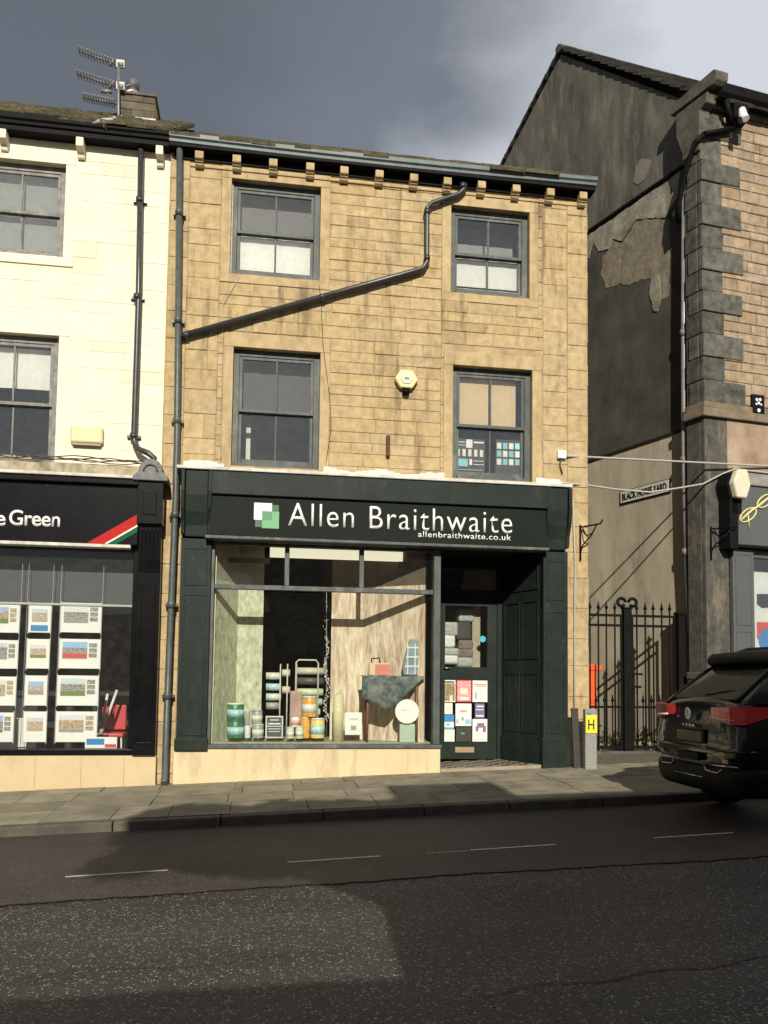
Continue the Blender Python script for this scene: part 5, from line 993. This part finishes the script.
def frame_sign(label, px, Y, base, edge, blocks=()):
    a = rect(*px, Y); w, h = a[1]-a[0], a[3]-max(a[2], ZD); t = thing('notice_frame', label, 'notice', (a[0], Y, max(a[2], ZD)))
    MB().box(0, w, 0, .02, 0, h).build('frame', edge, t, bevel=.004); MB().box(.02, w-.02, -.004, -.0005, .02, h-.02).build('sheet', base, t)
    b = MB(); n = 0
    for (u0, v0, u1, v1) in blocks: b.box(u0*w, u1*w, -.008, -.0045, v0*h, v1*h)
    if blocks: b.build('print', PW if base is not PW else GREYB, t)
frame_sign('dark grey framed notice with white lines among the paint tins', (265.5, 716, 283, 738), .2, flat('slate_grey', (.07, .08, .08)), TW, [(.15, .62, .85, .68), (.1, .52, .9, .55), (.15, .4, .85, .43), (.2, .28, .8, .31), (.25, .8, .75, .84)])
frame_sign('small white framed card beside the cream paper roll', (345, 712.5, 362, 735), .22, PW, PW, [(.35, .22, .65, .42), (.25, .7, .75, .73)])
a = rect(333, 694, 343.5, 739, .22); r = (a[1]-a[0])/2; o = thing('wallpaper_roll', 'tall cream mottled wallpaper roll standing upright on the display floor', 'wallpaper roll', ((a[0]+a[1])/2, .22, ZD)); MB().lathe([(r, 0), (r, a[3]-ZD)], n=20).build('paper', mat('cream_mottled_paper', (.50, .46, .26), .7, col2=(.66, .62, .42), scale=30), o); MB().lathe([(r*.4, a[3]-ZD), (r*.4, a[3]-ZD+.005)], n=16).build('core_tube', BRN, o)
# little table with floral cloth
Yt = .24; a = rect(362, 676, 420, 738, Yt); tz_ = a[3]; xl, xr = a[0], a[1]
t = thing('side_table', 'small wooden side table under the floral cloth', 'table', ((xl+xr)/2, Yt, ZD)); hw = (xr-xl)/2; WD = mat('red_brown_wood', (.14, .055, .03), .5, col2=(.24, .11, .06), scale=10, stretch=(1, 1, .2))
MB().box(-hw+.02, hw-.02, -.16, .16, tz_-ZD-.06, tz_-ZD-.02).build('tabletop', WD, t, bevel=.006)
for sx in (-1, 1):
    for sy in (-1, 1): MB().tube([(sx*(hw-.07), sy*.12, 0), (sx*(hw-.08), sy*.12, (tz_-ZD-.06))], [.016, .024], 8).build('leg', WD, t)
CL = mat('floral_dark_cloth', (.015, .038, .055), .85, col2=(.24, .25, .21), scale=9, dirt=.7, dcol=(.07, .11, .14), detail=4)
b = MB(); N = 22; V = []
for j in range(9):
    row = []
    for i in range(N+1):
        u = i/N; x = xl-.03+(xr-xl+.06)*u
        drop = (.36+.20*(u/.42)**1.5) if u < .42 else (.03+.53*max(0, 1-(u-.42)/.56))
        s = j/8
        if s <= .35: y = Yt+.14-(s/.35)*.32; z_ = tz_+.004
        else: k_ = (s-.35)/.65; y = Yt-.18-.012*math.sin(u*26)-.02*k_; z_ = tz_-.0-drop*k_
        row.append(b.bm.verts.new((x, y, z_)))
    V.append(row)
for j in range(8):
    for i in range(N): f = b.bm.faces.new([V[j][i], V[j][i+1], V[j+1][i+1], V[j+1][i]]); f.smooth = True
o = b.build('tablecloth', CL); prop(o, 'dark blue-green floral cloth draped to a point over the small table', 'tablecloth'); so = o.modifiers.new('s', 'SOLIDIFY'); so.thickness = .005
a = rect(369, 664, 389, 676, .24); t = thing('sample_book', 'cream and coral wallpaper sample book with black handle on the table', 'book', ((a[0]+a[1])/2, .24, tz_+.012)); w = a[1]-a[0]; h = a[3]-a[2]
MB().box(-w/2, w/2, -.05, .05, 0, h).build('cover', flat('book_cream', (.62, .50, .30)), t, bevel=.005); MB().box(-w/2+.09, w/2+.0, -.056, -.051, .0, h-.02).build('coral_sheet', flat('coral', (.60, .20, .15)), t); MB().tube([(-.12, 0, h), (-.12, 0, h+.07), (.0, 0, h+.08), (.02, 0, h)], .012, 6).build('handle', BLKM, t)
a = rect(402.5, 639, 418, 675, .20); t = thing('tartan_cushion', 'tall pale blue tartan cushion leaning on the table', 'cushion', ((a[0]+a[1])/2, .22, tz_+.01)); w = a[1]-a[0]; h = a[3]-tz_
b = MB(); P = [(-w*.45, 0), (w*.5, 0), (w*.48, h*.97), (w*.15, h), (-.02, h*.92), (-w*.35, h*.5), (-w*.5, h*.2)]; b.prism(P, -.06, .06); b.build('cover', mat('pale_blue_tartan', (.14, .19, .24), .85, col2=(.30, .36, .40), scale=5), t, bevel=.025)
b = MB()
for k in (.25, .5, .75): b.box(-w*.42+k*.06, w*.48, -.066, -.0645, h*k-.012, h*k+.012)
for k in (-.05, .07): b.box(k-.008, k+.008, -.069, -.0675, .02, h*.86)
b.build('check_lines', flat('check_white', (.62, .66, .66)), t)
a = rect(395, 699, 419, 724, .06); r = (a[1]-a[0])/2; t = thing('round_notice', 'round white disc notice propped on a green box', 'notice', ((a[0]+a[1])/2, .06, (a[2]+a[3])/2)); MB().lathe([(r*.98, -.015), (r, -.01), (r, .005), (r*.98, .01)], n=32, axis='y').build('disc', PW, t); MB().box(-r*.5, r*.5, -.0175, -.0155, .01, .03).build('print', TP, t)
a = rect(399.5, 724, 415, 738, .1); o = box('green_box', a[0], a[1], .085, .15, ZD, a[3], mat('pale_mint_print', (.30, .42, .32), .6, col2=(.45, .52, .38), scale=30)); prop(o, 'small pale mint printed box under the round white notice', 'box')
# roll rack behind
Yr = .95; t = thing('wire_roll_rack', 'cream wire rack holding horizontal wallpaper rolls behind the tins', 'rack', (W(298, 738, Yr)[0], Yr, ZD)); ox = t.location.x; WR = flat('cream_wire', (.55, .53, .44))
b = MB()
for px in (280, 287, 296): X = W(px, 690, Yr)[0]-ox; b.tube([(X, -.05, 0), (X, -.05, W(px, 664, Yr)[1]-ZD)], .012, 6)
X0_, X1_ = W(296, 662, Yr)[0]-ox, W(318, 662, Yr)[0]-ox; zt_ = W(300, 660, Yr)[1]-ZD; b.tube([(X0_, -.08, 0), (X0_, -.08, zt_-.04), (X0_+.04, -.08, zt_), (X1_-.04, -.08, zt_), (X1_, -.08, zt_-.05), (X1_, -.08, 0)], .014, 6); b.build('wire_frame', WR, t)
i = 0
for (px0, px1, py, mm) in ((266, 281, 676, TW), (266, 281, 687, TB), (266, 281, 697, TW), (266, 279, 706, TGY), (297, 324, 671, flat('roll_cream', (.52, .49, .38))), (297, 324, 681, flat('roll_dark', (.08, .08, .07))), (297, 323, 692, TP), (297, 322, 702, TB), (297, 320, 712, TW), (282, 290, 673, WR), (282, 290, 690, WR)):
    X0_, X1_ = W(px0, py, Yr)[0], W(px1, py, Yr)[0]; z_ = W(px0, py, Yr)[1]; o = MB().tube([(0, 0, 0), (X1_-X0_, 0, 0)], .062, 14).build('wallpaper_roll', mm); o.location = (X0_, Yr+.02, z_)
    lab = ['white roll on top', 'pale blue roll second', 'white roll third', 'grey roll lowest', 'thick cream roll on top', 'dark roll under the cream one', 'pale green roll third', 'pale blue roll fourth', 'white roll lowest', 'short cream roll end, upper', 'short cream roll end, lower'][i]
    sd = 'left' if px0 < 270 else ('right' if px0 > 290 else 'middle'); prop(o, 'horizontal '+lab+' in the '+sd+' column of the wire rack', 'wallpaper roll', 'rolls in the wire rack'); i += 1
o = box('pink_pot_board', *[W(290, 700, .6)[0], W(302, 700, .6)[0]], .6, .64, ZD, W(295, 691, .6)[1], mat('dusky_pink_card', (.40, .28, .22), .7), bevel=.05); prop(o, 'dusky pink rounded board behind the tins, in front of the rack', 'board')
# garland
b = MB(); Yg = .6; fl = flat('garland_white', (.66, .65, .60))
for i in range(130):
    t_ = i/130; py = 600+t_*122; x, z_ = W(326.5+1.6*math.sin(t_*20), py, Yg); s = R.uniform(.012, .026)*(0.55 if t_ < .3 else 1)
    if t_ < .3 and R.random() < .5: continue
    c = Vector((x+R.uniform(-.028, .028), Yg+R.uniform(-.03, .03), z_)); u = Vector((R.uniform(-1, 1), R.uniform(-1, 1), R.uniform(-1, 1))).normalized(); v = u.cross(Vector((.3, .5, .8))).normalized()
    b.quad([c-u*s, c-v*s, c+u*s, c+v*s]); b.quad([c+Vector((0, .01, 0))-u*s*.7, c+u.cross(v)*s, c+u*s*.7, c-u.cross(v)*s])
o = b.build('flowers', fl); t = thing('flower_garland', 'string of small white paper flowers hanging by the marbled wallpaper', 'garland'); o.parent = t
MB().tube([(W(326.5, 592, Yg)[0], Yg, W(326.5, 592, Yg)[1]), (W(327, 722, Yg)[0], Yg, ZD)], .004, 5).build('string', CABW, t)
# door window: cushions / fabric rolls stacked inside
cc = [(441, 458, 622, 636, TGY), (441, 455, 635, 648, TW), (442, 459, 648, 656, TGY), (442, 458, 655, 664, TW), (458, 474, 609, 622, TGY), (456, 471, 622, 640, MC['dim_room']), (458, 473, 640, 650, mat('brown_stripe_fabric', (.12, .09, .07), .9, col2=(.22, .19, .16), scale=12)), (457, 473, 649, 658, MC['brown_stripe_fabric']), (457, 473, 657, 667, TGY)]
nm = ['grey cushion on top of the left pile', 'pale cushion second in the left pile', 'dark grey cushion third in the left pile', 'white cushion at the bottom of the left pile', 'small grey cushion topping the right pile', 'black cushion second in the right pile', 'brown striped cushion third in the right pile', 'brown banded cushion fourth in the right pile', 'grey cushion at the bottom of the right pile']
for i, (x0, x1, y0, y1, mm) in enumerate(cc):
    a = rect(x0, y0, x1, y1, YD+.3); b = MB(); b.box(a[0], a[1], YD+.25, YD+.6, a[2], a[3]); o = b.build('cushion', mm, None, bevel=.045); o.modifiers[0].segments = 4; prop(o, nm[i]+' behind the door glass', 'cushion', 'cushions piled inside the door')
a = rect(472, 606, 480, 668, YD+.3); o = box('inner_shelf_upright', a[0], a[1], YD+.28, YD+.5, a[2]-.3, a[3], OFFW, SB)
a = rect(441, 663, 462, 668, YD+.2); o = box('shelf_edge', a[0]-.1, a[1]+.4, YD+.24, YD+.62, a[2]-.03, a[2]+.0, PW, SB)
# ------------------------------------------------------------------ black SUV
CARX, CARY = 4.90, -4.03
car = thing('parked_car', 'black estate SUV parked at the kerb, rear towards the camera, right edge', 'car', (CARX, CARY, rz(CARX+.8)), 0)
car.rotation_euler = (0, -math.atan(.037), 0); car.scale = (1.04, 1.04, 1.17)
CARP = mat('black_car_paint', (.003, .003, .0035), .3, var=.1, coat=.85, spec=.15); CTRIM = mat('black_car_plastic', (.006, .006, .006), .6, spec=.2, bump=.1, bscale=120); CHR = mat('chrome_trim', (.55, .55, .56), .15, metal=1.0); TYRE = mat('tyre_rubber', (.012, .012, .012), .85); RIMM = mat('alloy_rim', (.22, .22, .23), .3, metal=.8)
CG = glass('dark_car_glass', .06, tintc=(.10, .11, .11)); 
TL = flat('tail_lamp_red', (.75, .03, .03), .2, coat=1.0); TLD = flat('tail_lamp_dark', (.07, .004, .006), .15, coat=1.0)
# stations along the car (x from the rear), each: half widths/heights of a ring
def ring(x, zb, zs, zw, zt, w1, w2, w3, w4):
    # bottom, sill, shoulder(waist), roof
    return [(x, 0, zb), (x, -w1*.8, zb), (x, -w1, zb+.10), (x, -w2, zs), (x, -w2*.995, (zs+zw)/2), (x, -w3, zw), (x, -w4, zt-.05 if zt-zw > .08 else zt-.01), (x, -w4*.7, zt), (x, 0, zt+.012)]
body_st = [  # x, zbottom, z side, z waist, z top(deck or hood)
    (.00, .42, .62, .70, .76, .62, .74, .72, .62), (.04, .36, .60, .80, .98, .74, .86, .83, .70), (.10, .32, .60, .92, 1.10, .80, .905, .87, .74),
    (.22, .30, .60, .98, 1.15, .84, .925, .90, .76), (.60, .28, .58, 1.00, 1.14, .85, .93, .90, .78), (1.6, .24, .55, .98, 1.08, .86, .93, .89, .80), (2.8, .24, .55, .95, 1.04, .86, .93, .88, .80),
    (3.4, .26, .56, .93, 1.03, .86, .925, .87, .74), (4.1, .28, .58, .84, .93, .84, .90, .82, .66), (4.4, .30, .56, .72, .80, .78, .84, .74, .56), (4.48, .36, .55, .64, .70, .60, .70, .62, .4)]
def loft(rings, name, m, parent, sub=2, closed_ends=True):
    b = MB(); VV = []
    for rg in rings:
        pts = rg+[(p[0], -p[1], p[2]) for p in rg[-2:0:-1]]; VV.append([b.bm.verts.new(p) for p in pts])
    n = len(VV[0])
    for i in range(len(VV)-1):
        for k in range(n): f = b.bm.faces.new([VV[i][k], VV[i][(k+1) % n], VV[i+1][(k+1) % n], VV[i+1][k]]); f.smooth = True
    if closed_ends:
        b.bm.faces.new(VV[0]); b.bm.faces.new(VV[-1][::-1])
    return b.build(name, m, parent, sub=sub)
body = loft([ring(*s) for s in body_st], 'body', CARP, car)
# greenhouse: dark glass core with painted roof, pillars
def gring(x, z0, z1, w0, w1): return [(x, 0, z0), (x, -w0, z0), (x, -(w0*.5+w1*.5)-.005, (z0+z1)/2), (x, -w1, z1-.03), (x, -w1*.8, z1), (x, 0, z1+.015)]
gs = [(.10, 1.00, 1.06, .74, .72), (.25, 1.02, 1.15, .77, .70), (.55, 1.04, 1.34, .79, .67), (.85, 1.04, 1.49, .80, .64), (1.3, 1.03, 1.565, .80, .63), (2.1, 1.02, 1.58, .80, .63), (2.7, 1.0, 1.50, .80, .62), (3.15, 1.0, 1.24, .79, .64), (3.45, .98, 1.02, .78, .68)]
loft([gring(*s_) for s_ in gs], 'cabin_glass', mat('tinted_glass_shell', (.003, .004, .004), .12, var=.1, coat=.3), car)
b = MB(); VV = []
for (x, z0, z1, w0, w1) in [(.80, 0, 1.480, 0, .655), (1.0, 0, 1.535, 0, .66), (1.4, 0, 1.578, 0, .655), (2.1, 0, 1.59, 0, .655), (2.7, 0, 1.51, 0, .64)]:
    VV.append([b.bm.verts.new((x, w, z)) for w, z in ((-w1-.01, z1-.05), (-w1*.85, z1+.005), (0, z1+.025), (w1*.85, z1+.005), (w1+.01, z1-.05))])
for i in range(len(VV)-1):
    for k in range(4): f = b.bm.faces.new([VV[i][k], VV[i][k+1], VV[i+1][k+1], VV[i+1][k]]); f.smooth = True
o = b.build('roof', CARP, car, sub=1); so = o.modifiers.new('t', 'SOLIDIFY'); so.thickness = .03; so.offset = 1
for s_ in (-1, 1): MB().tube([(.95, s_*.60, 1.56), (1.1, s_*.60, 1.60), (2.3, s_*.60, 1.63), (2.6, s_*.60, 1.58)], .016, 8).build('roof_rail', BLKM, car)
P = [(.60, 1.445), (.56, 1.47), (.565, 1.52), (.62, 1.56), (1.0, 1.585), (1.02, 1.50), (.78, 1.45)]
b = MB(); R_ = []
for y, e in ((-.66, .06), (-.60, .015), (-.3, 0), (0, -.005), (.3, 0), (.60, .015), (.66, .06)): R_.append([b.bm.verts.new((x+e, y, z-e*.35)) for x, z in P])
n = len(P)
for j in range(6):
    for i in range(n): f = b.bm.faces.new([R_[j][i], R_[j][(i+1) % n], R_[j+1][(i+1) % n], R_[j+1][i]])
b.bm.faces.new(R_[0]); b.bm.faces.new(R_[-1][::-1]); b.build('spoiler', CTRIM, car, bevel=.02)
for s_ in (-1, 1):
    b = MB(); pts = [(.13, 1.075), (.60, 1.40), (.85, 1.51), (1.25, 1.52), (.95, 1.24), (.75, 1.07)]
    A_ = [b.bm.verts.new((x, s_*(.815-(z-1.04)*.32), z)) for x, z in pts]; B_ = [b.bm.verts.new((x, s_*(.765-(z-1.04)*.32), z)) for x, z in pts]; n = len(pts); b.bm.faces.new(A_); b.bm.faces.new(B_[::-1])
    for i in range(n): b.bm.faces.new([A_[i], A_[(i+1) % n], B_[(i+1) % n], B_[i]])
    b.build('rear_pillar', CARP, car, bevel=.012)
b = MB(); b.quad([(.17, -.62, 1.115), (.17, .62, 1.115), (.66, .52, 1.42), (.66, -.52, 1.42)]); g_ = b.build('rear_window', mat('rear_tinted_glass', (.02, .021, .018), .08, var=.3, scale=4, coat=1.0), car); so = g_.modifiers.new('t', 'SOLIDIFY'); so.thickness = .014; so.offset = 1
MB().tube([(.20, .0, 1.15), (.25, -.25, 1.185), (.28, -.42, 1.205)], .010, 6).build('wiper', BLKM, g_)
# surface pieces fixed on the rear: a helper puts small plates just proud of the tail
def rear(name, ys, zs_, x, m, t=.02, parent=car, bev=.006): b = MB(); b.box(x-t, x+.03, ys[0], ys[1], zs_[0], zs_[1]); return b.build(name, m, parent, bevel=bev)
# tail lamps wrap round the corners
for s in (-1, 1):
    b = MB(); P0 = [(-.002, .46), (.0, .60), (.02, .76), (.10, .895), (.32, .945)]; lo = [.96, .935, .91, .91, .97]; hi = [1.055, 1.06, 1.065, 1.07, 1.06]; In = []
    outer = [[b.bm.verts.new((x-.018, s*y, z)) for z in (l, h)] for (x, y), l, h in zip(P0, lo, hi)]; inner = [[b.bm.verts.new((x+.06, s*(y-.05), z)) for z in (l, h)] for (x, y), l, h in zip(P0, lo, hi)]
    for i in range(4):
        b.bm.faces.new([outer[i][0], outer[i+1][0], outer[i+1][1], outer[i][1]]); b.bm.faces.new([inner[i][0], inner[i+1][0], inner[i+1][1], inner[i][1]]); b.bm.faces.new([outer[i][0], outer[i+1][0], inner[i+1][0], inner[i][0]]); b.bm.faces.new([outer[i][1], outer[i+1][1], inner[i+1][1], inner[i][1]])
    for e in (0, 4): b.bm.faces.new([outer[e][0], outer[e][1], inner[e][1], inner[e][0]])
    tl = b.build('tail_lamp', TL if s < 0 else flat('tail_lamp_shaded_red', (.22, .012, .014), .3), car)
    b = MB(); b.tube([(-.026, s*.45, .965), (-.012, s*.70, .95), (.03, s*.80, .945)], .010, 6); b.build('lamp_strip', flat('lamp_clear', (.75, .55, .52)), tl)
bd = MB(); bd.lathe([(.058, -.004), (.058, .0), (.046, .0), (.046, -.004)], n=28, axis='x'); o = bd.build('badge_ring', CHR, car); o.location = (-.022, 0, .985)
Mb = Matrix.Translation((-.020, 0, .985)) @ Matrix.Rotation(rad(-90), 4, 'Z')
text('badge_letter', 'V', CHR, -.018, .018, .004, .034, 0, car, M=Mb); text('badge_letter', 'W', CHR, -.030, .030, -.036, .036, 0, car, M=Mb)
rear('plate_recess', (-.30, .30), (.71, .84), .0, CTRIM, .016); rear('number_plate', (-.26, .26), (.72, .82), -.005, flat('dim_number_plate', (.10, .085, .04)), .02)
b = MB()
for k in range(4): b.box(-.024, -.018, -.12+.07*k, -.08+.07*k, .865, .885)
b.build('tailgate_lettering', CHR, car)
b = MB(); pts = [(.17, -.915, .67), (.06, -.86, .67), (-.012, -.72, .67), (-.03, -.3, .67), (-.03, .3, .67), (-.012, .72, .67), (.06, .86, .67), (.17, .915, .67)]; b.tube(pts, .012, 6); b.build('bumper_crease', CARP, car)
b = MB(); VV = []
for (x, y) in ((.34, -.94), (.14, -.925), (.03, -.84), (-.025, -.60), (-.035, 0), (-.025, .60), (.03, .84), (.14, .925), (.34, .94)): VV.append([b.bm.verts.new((x+dx, y*dy, z)) for dx, dy, z in ((.05, .97, .27), (.0, .99, .30), (-.02, 1, .42), (-.012, 1, .50), (.04, .96, .52))])
for i in range(8):
    for k in range(4): f = b.bm.faces.new([VV[i][k], VV[i+1][k], VV[i+1][k+1], VV[i][k+1]]); f.smooth = True
o = b.build('lower_bumper', CTRIM, car, sub=1)
for s in (-1, 1):
    b = MB(); b.tube([(-.045, s*.30, .535), (-.05, s*.62, .538), (.012, s*.84, .54)], .008, 6); b.tube([(-.045, s*.30, .535), (-.045, s*.36, .475), (-.045, s*.58, .47), (-.03, s*.64, .51)], .008, 6); b.build('exhaust_trim', CHR, car)
b = MB(); b.tube([(-.052, -.30, .405), (-.054, .30, .405)], .006, 6); b.build('valance_line', CHR, car)
b = MB(); b.box(-.052, .0, -.22, .22, .55, .62); b.build('tow_panel', CTRIM, car, bevel=.01)
for s in (-1, 1): b = MB(); b.box(-.036, -.026, s*.70-.06, s*.70+.06, .56, .60); b.build('reflector', TLD, car, bevel=.004)
# mirrors, windows line, handles, wheels
for s in (-1, 1):
    b = MB(); b.box(2.72, 2.86, min(s*.93, s*1.08), max(s*.93, s*1.08), 1.02, 1.15); b.build('wing_mirror', CARP, car, bevel=.03)
    for xh in (1.35, 2.25): b = MB(); b.tube([(xh-.1, s*.935, .93), (xh, s*.955, .935), (xh+.1, s*.935, .93)], .012, 6); b.build('door_handle', CARP, car)
    b = MB(); b.tube([(.60, s*.845, 1.09), (1.6, s*.855, 1.06), (2.9, s*.85, 1.03)], .010, 6); b.build('window_trim', CHR, car)
for xw in (.86, 3.52):
    for s in (-1, 1):
        w_ = bpy.data.objects.new('wheel', None); 
        b = MB(); b.lathe([(.20, -.10), (.30, -.11), (.335, -.09), (.345, 0), (.335, .09), (.30, .11), (.20, .10)], (0, 0, 0), 36, axis='y'); wh = b.build('wheel', TYRE, car); wh.location = (xw, s*.82, .345-.02)
        b = MB(); b.lathe([(.225, s*.102), (.225, s*.112), (.20, s*.10), (.06, s*.085), (.05, s*.115)], (0, 0, 0), 28, axis='y')
        for k in range(5): a = k*2*math.pi/5; b.box(.04, .21, s*.10-.006, s*.10+.014, -.03, .03, M=Matrix.Rotation(-a, 4, 'Y'))
        b.build('rim', RIMM, wh)
        b = MB(); b.tube([(xw+.40*math.cos(t), s*.925, .33+.40*math.sin(t)) for t in [i*math.pi/12 for i in range(13)]], .022, 6); b.build('wheel_arch_trim', CTRIM, car)
# ------------------------------------------------------------------ buildings across the street (behind the camera; they cast the street's shade and show in the glass)
OPS = mat('opposite_stone', (.26, .20, .12), .9, col2=(.36, .29, .18), scale=2, bump=.3); OPW = mat('opposite_window', (.03, .035, .04), .2)
def opp(label, x0, x1, h, ridge=None, chim=()):
    t = thing('opposite_building', label, 'building', (x0, -14.6, rz(x0)), group=None); w = x1-x0; z0 = -.4-rz(x0); hh = h-rz(x0)
    MB().box(0, w, -7, 0, z0, hh).build('wall', OPS, t)
    b = MB(); b.prismx([(.15, hh), (-7.1, hh), (-3.5, (ridge or h+.6)-rz(x0))], -.02, w+.02); b.build('roof', SLATED, t)
    for (ca_, cw, chh) in chim: MB().box(ca_, ca_+cw, -.9, -.2, hh-.2, chh-rz(x0)).build('chimney', OPS, t)
    n = max(1, int(w/2.4))
    for i in range(n):
        for zz in (1.0, 4.2, 6.6):
            if zz+1.5 < hh: MB().box(w*(i+.5)/n-.5, w*(i+.5)/n+.5, -.02, .03, zz, zz+1.4).build('window', OPW, t)
SUN_EL, SUN_AZ = 30.0, 4.0       # heading of the light: +Y turned slightly to -X
tn = math.tan(rad(SUN_EL))
def top_for(ys): return (ys+14.6)*tn
opp('low stone building across the street, opposite the agency, behind the viewpoint', -22, .38, 3.5, 4.2)
opp('stone building across the street with a broad stack, behind the viewpoint', .40, 5.6, top_for(-2.5), top_for(-2.5)+.35, chim=((.5, 1.5, top_for(-1.0)),))
opp('taller stone building across the street, opposite the gate, behind the viewpoint', 5.62, 22, top_for(-.35), top_for(-.35)+.6)
# a street tree in front of the low building across the road: its crown shades the parking lane
tr = thing('street_tree', 'leafy street tree across the road, in front of the low building, behind the viewpoint', 'tree', (.05, -14.0, rz(.15)+.1))
MB().tube([(.55, 0, 0), (.6, 0, 2), (.5, .05, 4), (.2, 0, 5.6)], [.16, .13, .10, .05], 10).build('trunk', mat('bark', (.06, .05, .035), .9), tr)
b = MB(); lobes = [(-1.75+2.2*(q_ % 9)/8+R.uniform(-.1, .1), R.uniform(-.4, .3), (5.45, 6.0, 6.5)[q_//9]+R.uniform(-.12, .12), R.uniform(.42, .6)) for q_ in range(27)]
for i in range(13000):
    lx0, ly0, lz0, lr = R.choice(lobes); u = Vector((R.gauss(0, 1), R.gauss(0, 1), R.gauss(0, 1))).normalized()*lr*R.random()**.5; c = Vector((lx0, ly0, lz0))+Vector((u.x, u.y, u.z*.8))
    a = Vector((R.gauss(0, 1), R.gauss(0, 1), R.gauss(0, 1))).normalized()*.09; e_ = a.cross(Vector((R.gauss(0, 1), R.gauss(0, 1), 1))).normalized()*.06
    b.quad([c-a, c-e_, c+a, c+e_])
b.build('crown', LEAF, tr)
b = MB()
for l in lobes[:8]: b.tube([(.5, 0, 4.2), (.25+l[0]*.5, l[1]*.5, 5.3), (l[0], l[1], l[2])], [.06, .04, .015], 6)
b.build('limb', MC['bark'], tr)
# the street front of the gabled building stands at a slightly oblique angle to its side wall
def desc(o):
    yield o
    for c_ in o.children: yield from desc(c_)
seen = set()
for o in list(C.objects):
    if o.parent is None and o.type == 'EMPTY' and abs(o.rotation_euler.z-RA) < 1e-6 and (o.location-Vector(GC)).length < 1e-4:
        for d_ in desc(o):
            if d_.type == 'MESH' and d_.data.name not in seen:
                seen.add(d_.data.name)
                for v in d_.data.vertices: v.co.y -= K*v.co.x
# ------------------------------------------------------------------ light, sky, camera
sun = bpy.data.lights.new('sun', 'SUN'); sun.energy = 5.0; sun.angle = rad(.53); sun.color = (1, .93, .80); so_ = bpy.data.objects.new('sun', sun); C.objects.link(so_)
hd = rad(SUN_AZ); dv = Vector((math.sin(hd)*math.cos(rad(SUN_EL)), math.cos(hd)*math.cos(rad(SUN_EL)), -math.sin(rad(SUN_EL))))
so_.rotation_euler = dv.to_track_quat('-Z', 'Y').to_euler(); so_.location = (0, -20, 20)
wd = bpy.data.worlds.new('World'); bpy.context.scene.world = wd; wd.use_nodes = True; nt = wd.node_tree; L = nt.links; nt.nodes.clear()
out = nn(nt, 'ShaderNodeOutputWorld'); sky = nn(nt, 'ShaderNodeTexSky', sky_type='NISHITA'); sky.sun_disc = False; sky.sun_elevation = rad(SUN_EL); sky.sun_rotation = math.atan2(-dv.x, -dv.y)
bg1 = nn(nt, 'ShaderNodeBackground'); bg1.inputs[1].default_value = .09; L.new(sky.outputs[0], bg1.inputs[0])
tc = nn(nt, 'ShaderNodeTexCoord'); mp = nn(nt, 'ShaderNodeMapping'); mp.inputs['Scale'].default_value = (1, 1, 2.2); L.new(tc.outputs['Generated'], mp.inputs[0])
n1 = nn(nt, 'ShaderNodeTexNoise'); n1.inputs['Scale'].default_value = 2.3; n1.inputs['Detail'].default_value = 7; n1.inputs['Roughness'].default_value = .5; L.new(mp.outputs[0], n1.inputs[0])
sx = nn(nt, 'ShaderNodeSeparateXYZ'); L.new(tc.outputs['Generated'], sx.inputs[0])
# brighter cloud towards the right of the street and behind the viewpoint
m1 = nn(nt, 'ShaderNodeMath', operation='MULTIPLY_ADD'); m1.inputs[1].default_value = 2.3; m1.inputs[2].default_value = -.76; L.new(sx.outputs['X'], m1.inputs[0])
m2 = nn(nt, 'ShaderNodeMath', operation='MULTIPLY_ADD'); m2.inputs[1].default_value = .27; L.new(sx.outputs['Y'], m2.inputs[0]); L.new(m1.outputs[0], m2.inputs[2])
m3 = nn(nt, 'ShaderNodeMath', operation='MULTIPLY_ADD'); m3.inputs[1].default_value = 1.15; L.new(n1.outputs['Fac'], m3.inputs[0]); L.new(m2.outputs[0], m3.inputs[2])
cr = nn(nt, 'ShaderNodeValToRGB'); e = cr.color_ramp.elements; e[0].position = .0; e[0].color = (.135, .147, .168, 1); e[1].position = .70; e[1].color = (.66, .68, .73, 1)
k = e.new(.36); k.color = (.19, .205, .235, 1); L.new(m3.outputs[0], cr.inputs[0])
bg2 = nn(nt, 'ShaderNodeBackground'); bg2.inputs[1].default_value = 1.0; L.new(cr.outputs[0], bg2.inputs[0])
ms = nn(nt, 'ShaderNodeMixShader'); ms.inputs[0].default_value = .88; L.new(bg1.outputs[0], ms.inputs[1]); L.new(bg2.outputs[0], ms.inputs[2]); L.new(ms.outputs[0], out.inputs[0])
cam = bpy.data.cameras.new('camera'); co = bpy.data.objects.new('camera', cam); C.objects.link(co); cam.sensor_width = 36; cam.lens = F/1024*36; cam.shift_y = (CY-512)/1024; cam.clip_end = 1000; cam.clip_start = .05
fw = Vector((math.sin(YAW)*math.cos(PIT), math.cos(YAW)*math.cos(PIT), math.sin(PIT))); rt = Vector((math.cos(YAW), -math.sin(YAW), 0)); up = rt.cross(fw)
rt2 = rt*math.cos(ROL)+up*math.sin(ROL); up2 = -rt*math.sin(ROL)+up*math.cos(ROL)
M = Matrix((rt2, up2, -fw)).transposed().to_4x4(); M.translation = (0, -D, EYE); co.matrix_world = M
sc = bpy.context.scene; sc.camera = co; sc.render.resolution_x = 768; sc.render.resolution_y = 1024
sc.view_settings.view_transform = 'Standard'; sc.view_settings.look = 'None'; sc.view_settings.exposure = .12; sc.view_settings.gamma = 1
